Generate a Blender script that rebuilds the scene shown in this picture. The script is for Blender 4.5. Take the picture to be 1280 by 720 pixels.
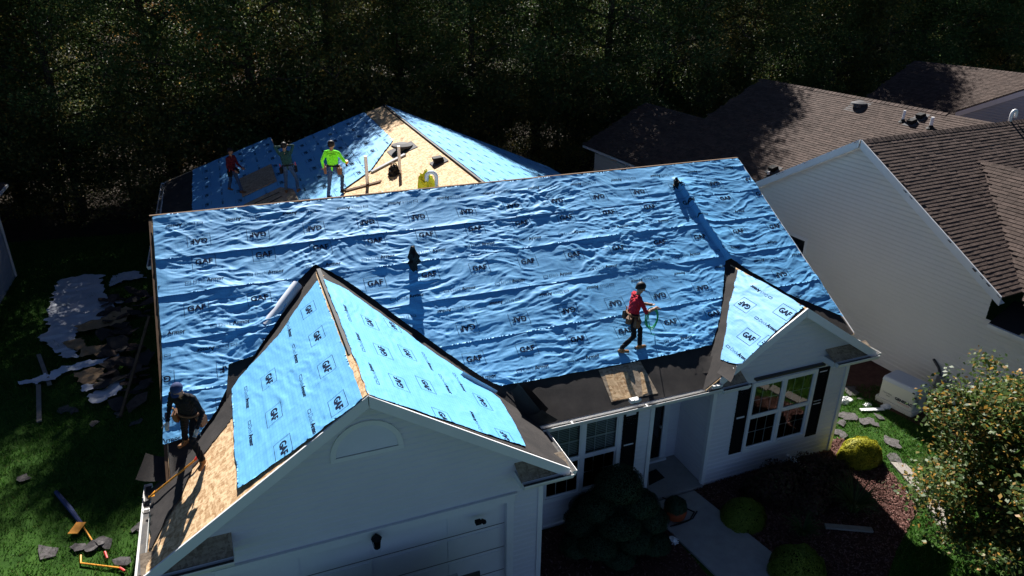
import bpy, bmesh, math, random
import numpy as np
from mathutils import Vector, Matrix, Quaternion
for o in list(bpy.data.objects): bpy.data.objects.remove(o)
sc = bpy.context.scene
COL = sc.collection
rnd = random.Random(7)
R = math.radians

# ------------------------------------------------------------------ camera
S = 1.15
CAM = np.array([1.579, -14.768, 10.270]) * S
FPX, PITCH, ROLL, YAW = 894.8, R(24.293), R(0.626), R(21.889)
FW = np.array([math.sin(YAW)*math.cos(PITCH), math.cos(YAW)*math.cos(PITCH), -math.sin(PITCH)])
_r = np.array([math.cos(YAW), -math.sin(YAW), 0.0]); _u = np.cross(_r, FW)
RT = _r*math.cos(ROLL) + _u*math.sin(ROLL); UP = -_r*math.sin(ROLL) + _u*math.cos(ROLL)
cd = bpy.data.cameras.new('camera'); cam = bpy.data.objects.new('camera', cd); COL.objects.link(cam)
cd.sensor_width = 36; cd.lens = FPX/1280*36; cd.clip_end = 2000; cd.clip_start = .1
cam.matrix_world = Matrix(((RT[0], UP[0], -FW[0], CAM[0]), (RT[1], UP[1], -FW[1], CAM[1]), (RT[2], UP[2], -FW[2], CAM[2]), (0, 0, 0, 1)))
sc.camera = cam
sc.render.resolution_x, sc.render.resolution_y = 1024, 576
# ------------------------------------------------------------------ light
SUN_AZ, SUN_EL = R(13), R(39.3)
w = bpy.data.worlds.new('World'); sc.world = w; w.use_nodes = True
nt = w.node_tree; bg = nt.nodes['Background']
sky = nt.nodes.new('ShaderNodeTexSky'); sky.sky_type = 'NISHITA'; sky.sun_disc = False
sky.sun_elevation = SUN_EL; sky.sun_rotation = SUN_AZ; sky.air_density = .28; sky.dust_density = .05; sky.ozone_density = 3.0; sky.altitude = 400
nt.links.new(sky.outputs[0], bg.inputs[0]); bg.inputs[1].default_value = 0.05
sd = bpy.data.lights.new('sun', 'SUN'); sd.energy = 5.0; sd.angle = R(0.53); sd.color = (1.0, .96, .91)
sun = bpy.data.objects.new('sun', sd); COL.objects.link(sun)
SDIR = Vector((math.sin(SUN_AZ)*math.cos(SUN_EL), math.cos(SUN_AZ)*math.cos(SUN_EL), math.sin(SUN_EL)))
sun.rotation_euler = (-SDIR).to_track_quat('-Z', 'Y').to_euler(); sun.location = (0, 0, 60)
vs = sc.view_settings; vs.view_transform = 'Standard'; vs.look = 'None'; vs.exposure = 1.3; vs.gamma = 1; vs.use_curve_mapping = False

# ------------------------------------------------------------------ pixel -> direction
def ray(x, y): return FW + RT*(x-640)/FPX - UP*(y-360)/FPX
def hit(x, y, n, c):
    d = ray(x, y); n = np.array(n, float); return CAM + (c - n@CAM)/(n@d)*d
def ground(x, y, z=0.0): return hit(x, y, (0, 0, 1), z)
def onY(x, y, Y): return hit(x, y, (0, 1, 0), Y)

# ------------------------------------------------------------------ materials
MATS = {}
def mat(name, color, rough=.7, spec=.3, metal=0.0, c2=None, scale=8.0, bump=0.0, bscale=60.0, stretch=(1, 1, 1), detail=5.0, island=0.0, trans=0.0, coat=0.0, coord='Object'):
    m = bpy.data.materials.new(name); m.use_nodes = True; t = m.node_tree; b = t.nodes['Principled BSDF']
    b.inputs['Roughness'].default_value = rough; b.inputs['Specular IOR Level'].default_value = spec; b.inputs['Metallic'].default_value = metal
    b.inputs['Coat Weight'].default_value = coat
    col = None
    tc = t.nodes.new('ShaderNodeTexCoord'); mp = t.nodes.new('ShaderNodeMapping'); mp.inputs['Scale'].default_value = stretch
    t.links.new(tc.outputs[coord], mp.inputs[0])
    if c2 is not None:
        n = t.nodes.new('ShaderNodeTexNoise'); n.inputs['Scale'].default_value = scale; n.inputs['Detail'].default_value = detail; n.inputs['Roughness'].default_value = .65
        t.links.new(mp.outputs[0], n.inputs['Vector'])
        r = t.nodes.new('ShaderNodeValToRGB'); r.color_ramp.elements[0].position = .35; r.color_ramp.elements[1].position = .68
        r.color_ramp.elements[0].color = (*color, 1); r.color_ramp.elements[1].color = (*c2, 1)
        t.links.new(n.outputs['Fac'], r.inputs[0]); col = r.outputs[0]
    else:
        rgb = t.nodes.new('ShaderNodeRGB'); rgb.outputs[0].default_value = (*color, 1); col = rgb.outputs[0]
    if island > 0:
        g = t.nodes.new('ShaderNodeNewGeometry'); h = t.nodes.new('ShaderNodeHueSaturation')
        mr = t.nodes.new('ShaderNodeMapRange'); mr.inputs['To Min'].default_value = 1-island; mr.inputs['To Max'].default_value = 1+island
        t.links.new(g.outputs['Random Per Island'], mr.inputs[0]); t.links.new(mr.outputs[0], h.inputs['Value']); t.links.new(col, h.inputs['Color']); col = h.outputs[0]
    t.links.new(col, b.inputs['Base Color'])
    if bump > 0:
        n2 = t.nodes.new('ShaderNodeTexNoise'); n2.inputs['Scale'].default_value = bscale; n2.inputs['Detail'].default_value = 4
        t.links.new(mp.outputs[0], n2.inputs['Vector'])
        bp = t.nodes.new('ShaderNodeBump'); bp.inputs['Strength'].default_value = bump; bp.inputs['Distance'].default_value = .02
        t.links.new(n2.outputs['Fac'], bp.inputs['Height']); t.links.new(bp.outputs[0], b.inputs['Normal'])
    if trans > 0:
        tr = t.nodes.new('ShaderNodeBsdfTranslucent'); mx = t.nodes.new('ShaderNodeMixShader'); mx.inputs[0].default_value = trans
        t.links.new(col, tr.inputs[0]); out = t.nodes['Material Output']
        t.links.new(b.outputs[0], mx.inputs[1]); t.links.new(tr.outputs[0], mx.inputs[2]); t.links.new(mx.outputs[0], out.inputs[0])
    MATS[name] = m
    return m

def leaf_mat(name, stops, trans=.3, rough=.5, spec=.3):
    m = bpy.data.materials.new(name); m.use_nodes = True; t = m.node_tree; b = t.nodes['Principled BSDF']
    g = t.nodes.new('ShaderNodeNewGeometry'); r = t.nodes.new('ShaderNodeValToRGB'); cr = r.color_ramp
    cr.elements[0].position = stops[0][0]; cr.elements[0].color = (*stops[0][1], 1)
    cr.elements[1].position = stops[-1][0]; cr.elements[1].color = (*stops[-1][1], 1)
    for p, c in stops[1:-1]:
        e = cr.elements.new(p); e.color = (*c, 1)
    t.links.new(g.outputs['Random Per Island'], r.inputs[0]); t.links.new(r.outputs[0], b.inputs['Base Color'])
    b.inputs['Roughness'].default_value = rough; b.inputs['Specular IOR Level'].default_value = spec
    tr = t.nodes.new('ShaderNodeBsdfTranslucent'); mx = t.nodes.new('ShaderNodeMixShader'); mx.inputs[0].default_value = trans
    t.links.new(r.outputs[0], tr.inputs[0]); t.links.new(b.outputs[0], mx.inputs[1]); t.links.new(tr.outputs[0], mx.inputs[2])
    t.links.new(mx.outputs[0], t.nodes['Material Output'].inputs[0]); MATS[name] = m
    return m

def osb_mat(name, dark, light):
    m = bpy.data.materials.new(name); m.use_nodes = True; t = m.node_tree; b = t.nodes['Principled BSDF']
    b.inputs['Roughness'].default_value = .8; b.inputs['Specular IOR Level'].default_value = .2
    tc = t.nodes.new('ShaderNodeTexCoord')
    outs = []
    for i, (s, rz) in enumerate((((9, 26, 14), .5), ((24, 9, 14), -.4), ((40, 40, 40), 0))):
        mp = t.nodes.new('ShaderNodeMapping'); mp.inputs['Scale'].default_value = s; mp.inputs['Rotation'].default_value = (0, 0, rz)
        v = t.nodes.new('ShaderNodeTexVoronoi'); v.inputs['Scale'].default_value = 1.0
        t.links.new(tc.outputs['Object'], mp.inputs[0]); t.links.new(mp.outputs[0], v.inputs['Vector'])
        sx = t.nodes.new('ShaderNodeSeparateColor'); t.links.new(v.outputs['Color'], sx.inputs[0]); outs.append(sx.outputs[0])
    a = t.nodes.new('ShaderNodeMath'); a.operation = 'ADD'; t.links.new(outs[0], a.inputs[0]); t.links.new(outs[1], a.inputs[1])
    a2 = t.nodes.new('ShaderNodeMath'); a2.operation = 'MULTIPLY_ADD'; t.links.new(outs[2], a2.inputs[0]); a2.inputs[1].default_value = .5; t.links.new(a.outputs[0], a2.inputs[2])
    r = t.nodes.new('ShaderNodeValToRGB'); r.color_ramp.elements[0].color = (*dark, 1); r.color_ramp.elements[1].color = (*light, 1)
    r.color_ramp.elements[0].position = .2; r.color_ramp.elements[1].position = .75
    dv = t.nodes.new('ShaderNodeMath'); dv.operation = 'MULTIPLY'; dv.inputs[1].default_value = .4; t.links.new(a2.outputs[0], dv.inputs[0])
    t.links.new(dv.outputs[0], r.inputs[0]); t.links.new(r.outputs[0], b.inputs['Base Color'])
    bp = t.nodes.new('ShaderNodeBump'); bp.inputs['Strength'].default_value = .25; bp.inputs['Distance'].default_value = .01
    t.links.new(a2.outputs[0], bp.inputs['Height']); t.links.new(bp.outputs[0], b.inputs['Normal'])
    MATS[name] = m

def fabric_mat(name, color, c2):
    """woven synthetic roof underlayment: fine printed rules plus dirt variation"""
    m = mat(name, color, .6, .3, c2=c2, scale=1.3)
    t = m.node_tree; b = t.nodes['Principled BSDF']
    uv = t.nodes.new('ShaderNodeUVMap'); 
    br = t.nodes.new('ShaderNodeTexBrick'); br.offset = 0; br.inputs['Scale'].default_value = 1
    br.inputs['Brick Width'].default_value = .11; br.inputs['Row Height'].default_value = .06; br.inputs['Mortar Size'].default_value = .004
    br.inputs['Color1'].default_value = br.inputs['Color2'].default_value = (1, 1, 1, 1); br.inputs['Mortar'].default_value = (.62, .68, .78, 1)
    t.links.new(uv.outputs[0], br.inputs['Vector'])
    mx = t.nodes.new('ShaderNodeMixRGB'); mx.blend_type = 'MULTIPLY'; mx.inputs[0].default_value = .55
    old = b.inputs['Base Color'].links[0].from_socket
    t.links.new(old, mx.inputs[1]); t.links.new(br.outputs['Color'], mx.inputs[2]); t.links.new(mx.outputs[0], b.inputs['Base Color'])
    n = t.nodes.new('ShaderNodeTexNoise'); n.inputs['Scale'].default_value = 45; n.inputs['Detail'].default_value = 3
    t.links.new(uv.outputs[0], n.inputs['Vector'])
    bp = t.nodes.new('ShaderNodeBump'); bp.inputs['Strength'].default_value = .12; bp.inputs['Distance'].default_value = .01
    t.links.new(n.outputs['Fac'], bp.inputs['Height']); t.links.new(bp.outputs[0], b.inputs['Normal'])

fabric_mat('blue_fabric', (.115, .385, .70), (.14, .435, .745))
mat('fabric_back', (.62, .66, .74), .6, .3)
mat('print_ink', (.012, .018, .04), .9, .03)
mat('print_grey', (.018, .035, .08), .9, .05)
mat('felt', (.026, .024, .024), .9, .2, c2=(.045, .04, .038), scale=3, bump=.3, bscale=90)
osb_mat('osb', (.36, .21, .10), (.72, .52, .31))
osb_mat('osb_grey', (.20, .15, .105), (.40, .32, .235))
mat('siding', (.63, .625, .67), .55, .3, c2=(.68, .675, .715), scale=.7)
mat('siding_beige', (.70, .68, .64), .6, .25, c2=(.74, .72, .68), scale=.5)
mat('siding_grey', (.36, .40, .46), .6, .25, c2=(.40, .44, .5), scale=.6)
mat('trim', (.76, .77, .78), .4, .4, c2=(.70, .71, .72), scale=1.5)
mat('gutter', (.78, .78, .77), .35, .5, c2=(.66, .65, .62), scale=2)
mat('gutter_inside', (.05, .052, .055), .8, .2, c2=(.11, .1, .09), scale=6)
mat('shutter', (.006, .006, .007), .8, .1)
mat('room_dark', (.006, .006, .007), .9, .1)
mat('blind', (.50, .55, .53), .8, .2)
mat('raw_wood', (.34, .20, .10), .8, .2, c2=(.48, .30, .16), scale=3, stretch=(1, 12, 12))
mat('dark_wood', (.085, .05, .03), .85, .2, c2=(.14, .085, .05), scale=4)
mat('concrete', (.30, .29, .28), .85, .2, c2=(.37, .36, .345), scale=3, bump=.15, bscale=120)
mat('asphalt', (.045, .045, .047), .9, .2, c2=(.065, .063, .062), scale=8, bump=.3, bscale=200)
mat('paver', (.22, .195, .17), .85, .2, c2=(.29, .26, .23), scale=6, bump=.2)
mat('pvc', (.78, .78, .78), .35, .4)
mat('pale_blue_pipe', (.42, .60, .78), .4, .4)
mat('black_plastic', (.008, .008, .009), .75, .2)
mat('black_rubber', (.006, .006, .007), .7, .3, bump=.3, bscale=40)
mat('grey_metal', (.30, .31, .33), .4, .5, metal=.5)
mat('vent_grey', (.07, .07, .075), .75, .2)
mat('dark_metal', (.05, .05, .055), .45, .5, metal=.4)
mat('shingle', (.058, .040, .034), .9, .15, c2=(.100, .072, .061), scale=9, bump=.35, bscale=180, island=.3)
mat('shingle_tan', (.062, .044, .037), .9, .15, c2=(.096, .070, .060), scale=9, bump=.35, bscale=180, island=.22)
mat('shingle_scrap', (.06, .055, .055), .95, .1, c2=(.13, .12, .12), scale=14, bump=.3, bscale=150)
mat('lawn', (.020, .055, .008), .95, .1, c2=(.040, .095, .014), scale=1.6, bump=.6, bscale=40)
leaf_mat('grass_blade', [(0, (.018, .06, .006)), (.5, (.035, .115, .010)), (.85, (.06, .15, .018)), (1, (.13, .15, .045))], .35, .55, .25)
mat('forest_floor', (.020, .015, .010), .95, .1, c2=(.035, .026, .016), scale=2.0, bump=.5, bscale=20)
mat('mulch', (.06, .028, .022), .95, .1, c2=(.10, .05, .04), scale=6, bump=.5, bscale=50)
leaf_mat('mulch_chip', [(0, (.05, .022, .018)), (.5, (.13, .06, .05)), (1, (.24, .14, .12))], .0, .9, .1)
mat('bark', (.035, .028, .022), .95, .1, c2=(.075, .062, .05), scale=4, stretch=(6, 6, 1), bump=.5, bscale=20)
leaf_mat('leaf_dark', [(0, (0.045, 0.083, 0.025)), (.6, (0.083, 0.133, 0.040)), (.9, (0.128, 0.166, 0.056)), (1, (0.305, 0.217, 0.064))], .45, .55, .22)
leaf_mat('leaf_olive', [(0, (0.064, 0.083, 0.029)), (.6, (0.121, 0.133, 0.044)), (.88, (0.204, 0.178, 0.051)), (1, (0.382, 0.243, 0.056))], .45, .55, .22)
leaf_mat('leaf_rust', [(0, (0.101, 0.079, 0.029)), (.5, (0.202, 0.108, 0.035)), (.8, (0.316, 0.144, 0.040)), (1, (0.432, 0.259, 0.057))], .45, .55, .22)
leaf_mat('leaf_near', [(0, (.04, .08, .020)), (.5, (.075, .13, .032)), (.76, (.12, .155, .04)), (.9, (.34, .17, .025)), (1, (.45, .28, .06))], .42, .5, .3)
leaf_mat('needle_gold', [(0, (.16, .18, .012)), (.5, (.32, .31, .02)), (1, (.46, .42, .03))], .25, .6, .2)
leaf_mat('needle_green', [(0, (.10, .15, .018)), (1, (.21, .26, .035))], .2, .6, .2)
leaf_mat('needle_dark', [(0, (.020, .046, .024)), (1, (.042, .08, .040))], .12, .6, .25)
leaf_mat('barberry', [(0, (.04, .022, .018)), (.6, (.09, .04, .03)), (1, (.07, .075, .03))], .2, .6, .2)
leaf_mat('strap_leaf', [(0, (.02, .05, .010)), (.7, (.04, .085, .018)), (1, (.11, .12, .03))], .25, .5, .3)
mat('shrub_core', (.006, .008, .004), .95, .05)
mat('white_sheet', (.50, .53, .60), .6, .3, c2=(.58, .6, .66), scale=3)
mat('cardboard', (.30, .19, .10), .85, .15, c2=(.40, .27, .16), scale=4)
mat('generator_shell', (.62, .60, .53), .4, .4)
mat('generator_lid', (.52, .55, .62), .4, .4)
mat('orange_tool', (.75, .30, .02), .45, .4)
mat('red_tool', (.62, .03, .02), .45, .4)
mat('yellow_bag', (.68, .68, .03), .6, .3, c2=(.45, .50, .02), scale=9)
mat('rust_orange', (.30, .055, .015), .6, .3)
mat('green_hose', (.02, .36, .16), .4, .4)
mat('tarp', (.03, .034, .038), .3, .6, c2=(.07, .075, .08), scale=5)
mat('skin', (.30, .17, .11), .6, .3)
mat('hair', (.006, .005, .005), .6, .3)
mat('leather', (.12, .055, .025), .65, .3, c2=(.19, .09, .045), scale=12)
mat('boot_tan', (.26, .125, .05), .7, .2)
mat('boot_brown', (.11, .06, .035), .7, .2)
mat('cloth_black', (.010, .010, .012), .85, .15); mat('cloth_red', (.46, .018, .035), .85, .15, c2=(.38, .014, .028), scale=9)
mat('cloth_maroon', (.10, .012, .018), .85, .15); mat('cloth_green', (.018, .055, .055), .85, .15)
mat('cloth_neon', (.20, .95, .02), .8, .2, c2=(.26, 1.0, .05), scale=6); mat('jeans', (.035, .07, .14), .85, .15, c2=(.05, .09, .17), scale=8)
mat('cap_navy', (.03, .045, .12), .8, .2); mat('glove', (.40, .39, .37), .8, .2)
mat('white_paper', (.75, .75, .75), .6, .3)
mg = bpy.data.materials.new('glass'); mg.use_nodes = True; t = mg.node_tree; b = t.nodes['Principled BSDF']
gl = t.nodes.new('ShaderNodeBsdfGlossy'); gl.inputs['Roughness'].default_value = .015; gl.inputs['Color'].default_value = (.9, .93, .95, 1)
tp = t.nodes.new('ShaderNodeBsdfTransparent'); tp.inputs[0].default_value = (.72, .76, .76, 1); fr = t.nodes.new('ShaderNodeFresnel'); fr.inputs[0].default_value = 1.9
mx = t.nodes.new('ShaderNodeMixShader'); t.links.new(fr.outputs[0], mx.inputs[0]); t.links.new(tp.outputs[0], mx.inputs[1]); t.links.new(gl.outputs[0], mx.inputs[2])
t.links.new(mx.outputs[0], t.nodes['Material Output'].inputs[0]); MATS['glass'] = mg

# ------------------------------------------------------------------ object helpers
def M(m): return MATS[m] if isinstance(m, str) else m
def link(name, me, parent=None, kind=None):
    o = bpy.data.objects.new(name, me); COL.objects.link(o)
    if parent is not None:
        o.parent = parent
        p = parent; off = Vector((0, 0, 0))
        if p.type == 'EMPTY' and p.parent is None: o.matrix_parent_inverse = Matrix.Translation(-p.location)
    if kind: o['kind'] = kind
    return o
def mesh(name, v, f, m, parent=None, smooth=False, kind=None):
    me = bpy.data.meshes.new(name); me.from_pydata([tuple(map(float, q)) for q in v], [], [tuple(map(int, q)) for q in f])
    me.materials.append(M(m)); me.update()
    if smooth: me.polygons.foreach_set('use_smooth', [True]*len(me.polygons))
    return link(name, me, parent, kind)
def npmesh(name, V, F, m, parent=None, smooth=False, kind=None, link_it=True):
    """V (n,3), F (m,k) arrays of constant k"""
    V = np.asarray(V, np.float32); F = np.asarray(F, np.int32); k = F.shape[1]
    me = bpy.data.meshes.new(name); me.vertices.add(len(V)); me.vertices.foreach_set('co', V.ravel())
    me.loops.add(F.size); me.loops.foreach_set('vertex_index', F.ravel())
    me.polygons.add(len(F)); me.polygons.foreach_set('loop_start', np.arange(0, F.size, k, dtype=np.int32))
    me.update(calc_edges=True); me.materials.append(M(m))
    if smooth: me.polygons.foreach_set('use_smooth', np.ones(len(F), bool))
    return link(name, me, parent, kind) if link_it else me
def thing(name, label, cat, loc=(0, 0, 0), group=None):
    o = bpy.data.objects.new(name, None); COL.objects.link(o); o.location = Vector([float(c) for c in loc]); o.empty_display_size = .2
    return tag(o, label, cat, group)
def tag(o, label, cat, group=None):
    o['label'] = label; o['category'] = cat
    if group: o['group'] = group
    return o
class MB:
    def __init__(s): s.v = []; s.f = []
    def poly(s, pts):
        b = len(s.v); s.v += [tuple(p) for p in pts]; s.f.append(tuple(range(b, b+len(pts)))); return s
    def prism(s, pts, d):
        """closed prism: polygon pts (CCW seen from outside/top) thickened along -d"""
        pts = [np.array(p, float) for p in pts]; d = np.array(d, float); n = len(pts); b = len(s.v)
        s.v += [tuple(p) for p in pts] + [tuple(p-d) for p in pts]
        s.f.append(tuple(range(b, b+n))); s.f.append(tuple(range(b+2*n-1, b+n-1, -1)))
        for i in range(n): j = (i+1) % n; s.f.append((b+i, b+n+i, b+n+j, b+j))
        return s
    def box(s, lo, hi):
        x0, y0, z0 = lo; x1, y1, z1 = hi
        return s.prism([(x0, y0, z1), (x1, y0, z1), (x1, y1, z1), (x0, y1, z1)], (0, 0, z1-z0))
    def beam(s, p0, p1, w, h, up=(0, 0, 1)):
        """bar from p0 to p1, width w sideways, height h hanging below the line"""
        p0 = np.array(p0, float); p1 = np.array(p1, float); d = p1-p0; d /= np.linalg.norm(d); up = np.array(up, float)
        sd_ = np.cross(d, up); sd_ /= np.linalg.norm(sd_); u2 = np.cross(sd_, d)
        return s.prism([p0-sd_*w/2, p0+sd_*w/2, p1+sd_*w/2, p1-sd_*w/2], u2*h)
    def tube(s, pts, rad, seg=8, cap=True):
        pts = [np.array(p, float) for p in pts]; n = len(pts); rad = [rad]*n if np.isscalar(rad) else rad; b = len(s.v); prev = None
        for i, p in enumerate(pts):
            d = pts[min(i+1, n-1)]-pts[max(i-1, 0)]; d = d/(np.linalg.norm(d)+1e-9)
            if prev is None: a = np.cross(d, (0, 0, 1)) if abs(d[2]) < .9 else np.cross(d, (1, 0, 0))
            else: a = prev - d*(prev@d)
            a = a/(np.linalg.norm(a)+1e-9); prev = a; c = np.cross(d, a)
            for k in range(seg):
                t = 2*math.pi*k/seg; s.v.append(tuple(p+rad[i]*(a*math.cos(t)+c*math.sin(t))))
        for i in range(n-1):
            for k in range(seg):
                k2 = (k+1) % seg; s.f.append((b+i*seg+k, b+i*seg+k2, b+(i+1)*seg+k2, b+(i+1)*seg+k))
        if cap:
            s.f.append(tuple(range(b+seg-1, b-1, -1))); e = b+(n-1)*seg; s.f.append(tuple(range(e, e+seg)))
        return s
    def lathe(s, c, prof, seg=16, axis=(0, 0, 1)):
        """profile [(radius, height)] round axis at c"""
        ax = np.array(axis, float); ax /= np.linalg.norm(ax); a = np.cross(ax, (1, 0, 0) if abs(ax[0]) < .9 else (0, 1, 0)); a /= np.linalg.norm(a); e = np.cross(ax, a); c = np.array(c, float); b = len(s.v); n = len(prof)
        for r_, h in prof:
            for k in range(seg):
                t = 2*math.pi*k/seg; s.v.append(tuple(c+ax*h+r_*(a*math.cos(t)+e*math.sin(t))))
        for i in range(n-1):
            for k in range(seg):
                k2 = (k+1) % seg; s.f.append((b+i*seg+k, b+i*seg+k2, b+(i+1)*seg+k2, b+(i+1)*seg+k))
        s.f.append(tuple(range(b+seg-1, b-1, -1))); q = b+(n-1)*seg; s.f.append(tuple(range(q, q+seg)))
        return s
    def build(s, name, m, parent=None, smooth=False, kind=None): return mesh(name, s.v, s.f, m, parent, smooth, kind)

def clip(poly, a, c):
    """keep a.p <= c for 2-D convex polygon"""
    out = []; n = len(poly)
    for i in range(n):
        p, q = poly[i], poly[(i+1) % n]; dp = a[0]*p[0]+a[1]*p[1]-c; dq = a[0]*q[0]+a[1]*q[1]-c
        if dp <= 1e-9: out.append(p)
        if (dp < -1e-9 and dq > 1e-9) or (dp > 1e-9 and dq < -1e-9):
            t = dp/(dp-dq); out.append((p[0]+t*(q[0]-p[0]), p[1]+t*(q[1]-p[1])))
    return out
def siding_wall(name, org, ud, nrm, poly, holes, m, parent, exp=.125, lap=.018):
    """lapped siding on a convex polygon in (u,z); each course leans out at its foot"""
    org = np.array(org, float); ud = np.array(ud, float); nrm = np.array(nrm, float); mb = MB()
    z0 = min(p[1] for p in poly); z1 = max(p[1] for p in poly); zs = []
    z = z0
    while z < z1: zs.append(z); z += exp
    zs.append(z1)
    for a, b_ in zip(zs[:-1], zs[1:]):
        cuts = sorted(set([a, b_]+([a+.7*exp] if a+.7*exp < b_-1e-4 else [])+[h for H in holes for h in H[2:] if a+1e-4 < h < b_-1e-4]))
        for za, zb in zip(cuts[:-1], cuts[1:]):
            band = clip(clip(poly, (0, -1), -za), (0, 1), zb)
            if len(band) < 3: continue
            iv = [(-1e3, 1e3)]
            for H in holes:
                if H[2] < (za+zb)/2 < H[3]:
                    iv = [q for (s0, s1) in iv for q in ((s0, min(s1, H[0])), (max(s0, H[1]), s1)) if q[1]-q[0] > 1e-4]
            for s0, s1 in iv:
                pg = clip(clip(band, (-1, 0), -s0), (1, 0), s1)
                if len(pg) < 3: continue
                off = lambda zz: lap*min(1.0, max(0.0, (a+exp-zz)/(.3*exp)))
                mb.poly([org+ud*u+np.array([0, 0, zz])+nrm*off(zz) for u, zz in pg])
                lows = [q for q in pg if abs(q[1]-a) < 1e-6]
                if len(lows) >= 2:
                    lo = min(lows); hi_ = max(lows)
                    mb.poly([org+ud*lo[0]+np.array([0, 0, a]), org+ud*hi_[0]+np.array([0, 0, a]), org+ud*hi_[0]+np.array([0, 0, a])+nrm*lap, org+ud*lo[0]+np.array([0, 0, a])+nrm*lap])
    o = mb.build(name, m, parent); bm = bmesh.new(); bm.from_mesh(o.data); bmesh.ops.remove_doubles(bm, verts=bm.verts[:], dist=.0008); bm.to_mesh(o.data); bm.free()
    return o

class Plane:
    """roof plane: origin on the ridge, u along the eave, v down the slope, n outward"""
    def __init__(s, o, eu, ev):
        s.o = np.array(o, float); s.eu = np.array(eu, float); s.ev = np.array(ev, float); s.ev /= np.linalg.norm(s.ev); s.eu /= np.linalg.norm(s.eu)
        s.n = np.cross(s.ev, s.eu); s.n *= np.sign(s.n[2]); s.c = s.n@s.o
    def P(s, u, v, h=0.0): return s.o + s.eu*u + s.ev*v + s.n*h
    def uv(s, x, y, h=0.0):
        q = hit(x, y, s.n, s.c+h)-s.o; return (q@s.eu, q@s.ev)
    def px(s, x, y, h=0.0): return hit(x, y, s.n, s.c+h)
    def z(s, x, y): return (s.c - s.n[0]*x - s.n[1]*y)/s.n[2]
def orient(pts, n):
    pts = [np.array(p, float) for p in pts]; a = np.zeros(3)
    for i in range(len(pts)): a += np.cross(pts[i], pts[(i+1) % len(pts)])
    return pts if a@np.array(n) > 0 else pts[::-1]
def slab(name, pl, uvs, h, th, m, parent, kind=None):
    pts = orient([pl.P(u, v, h) for u, v in uvs], pl.n); return MB().prism(pts, pl.n*th).build(name, m, parent, kind=kind)

# ------------------------------------------------------------------ noise
_g = np.random.default_rng(3); _T = _g.random((256, 256))
def vnoise(x, y, seed=0):
    x = np.asarray(x, float)+seed*17.3; y = np.asarray(y, float)+seed*9.1
    xi = np.floor(x).astype(int); yi = np.floor(y).astype(int); fx = x-xi; fy = y-yi
    fx = fx*fx*fx*(fx*(fx*6-15)+10); fy = fy*fy*fy*(fy*(fy*6-15)+10)
    g = lambda a, b_: _T[a & 255, b_ & 255]
    return (g(xi, yi)*(1-fx)+g(xi+1, yi)*fx)*(1-fy)+(g(xi, yi+1)*(1-fx)+g(xi+1, yi+1)*fx)*fy
def ridged(x, y, seed, sharp=2.2): return (1-np.abs(2*vnoise(x, y, seed)-1))**sharp
def wrinkles(u, v, seed=0, amp=1.0):
    """creased loose sheet: warped ridges mostly along u, with fans of diagonal creases"""
    wu = u+.50*(vnoise(u*.7, v*.9, seed+1)-.5)+.20*(vnoise(u*2.2, v*2.2, seed+2)-.5)
    wv = v+.34*(vnoise(u*.55, v*.8, seed+3)-.5)+.17*(vnoise(u*1.7, v*2.4, seed+4)-.5)+.05*(vnoise(u*5, v*6, seed+14)-.5)
    h = 0
    for k, (ang, wt) in enumerate(((-.05, 1.0), (.34, .8), (-.36, .8), (.8, .5))):
        c, s_ = math.cos(ang), math.sin(ang); ru = wu*c+wv*s_; rv = -wu*s_+wv*c
        m = np.clip(vnoise(u*.75, v*1.0, seed+20+k)*2.1-.65, 0, 1)
        if k == 0: m = .3+.7*m
        big = np.clip(vnoise(u*.5, v*.8, seed+60+k)*2.4-1.0, 0, 1)
        h = h+wt*m*(.030*big*ridged(ru*.9, rv*3.4, seed+30+k, 2.4)+.016*ridged(ru*1.6, rv*7.0, seed+40+k, 2.2)+.009*ridged(ru*2.8, rv*12.5, seed+50+k, 1.7))
    h = h+.003*ridged(wu*5, wv*16, seed+70, 1.5)*vnoise(u*1.5, v*2, seed+71)+.010*vnoise(u*1.2, v*2.0, seed+13)
    return h*amp

# ------------------------------------------------------------------ roof sheet with print
def inside(poly, X, Y):
    r_ = np.zeros(X.shape, bool); n = len(poly)
    for i in range(n):
        x0, y0 = poly[i]; x1, y1 = poly[(i+1) % n]
        c = ((y0 > Y) != (y1 > Y)); 
        with np.errstate(divide='ignore', invalid='ignore'): r_ ^= c & (X < (x1-x0)*(Y-y0)/(y1-y0+1e-12)+x0)
    return r_
def nearest(poly, X, Y):
    bx = np.zeros_like(X); by = np.zeros_like(Y); bd = np.full(X.shape, 1e9); n = len(poly)
    for i in range(n):
        x0, y0 = poly[i]; x1, y1 = poly[(i+1) % n]; dx, dy = x1-x0, y1-y0
        t_ = np.clip(((X-x0)*dx+(Y-y0)*dy)/(dx*dx+dy*dy+1e-12), 0, 1); qx = x0+t_*dx; qy = y0+t_*dy; d = (X-qx)**2+(Y-qy)**2
        k = d < bd; bd[k] = d[k]; bx[k] = qx[k]; by[k] = qy[k]
    return bx, by
def rough_edge(poly, step=.16, amp=.018, seed=1):
    g = np.random.default_rng(seed); out = []
    for i in range(len(poly)):
        p = np.array(poly[i]); q = np.array(poly[(i+1) % len(poly)]); n = max(1, int(np.linalg.norm(q-p)/step))
        for k in range(n): out.append(tuple(p+(q-p)*k/n+g.normal(0, amp, 2)*(k > 0)))
    return out
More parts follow.
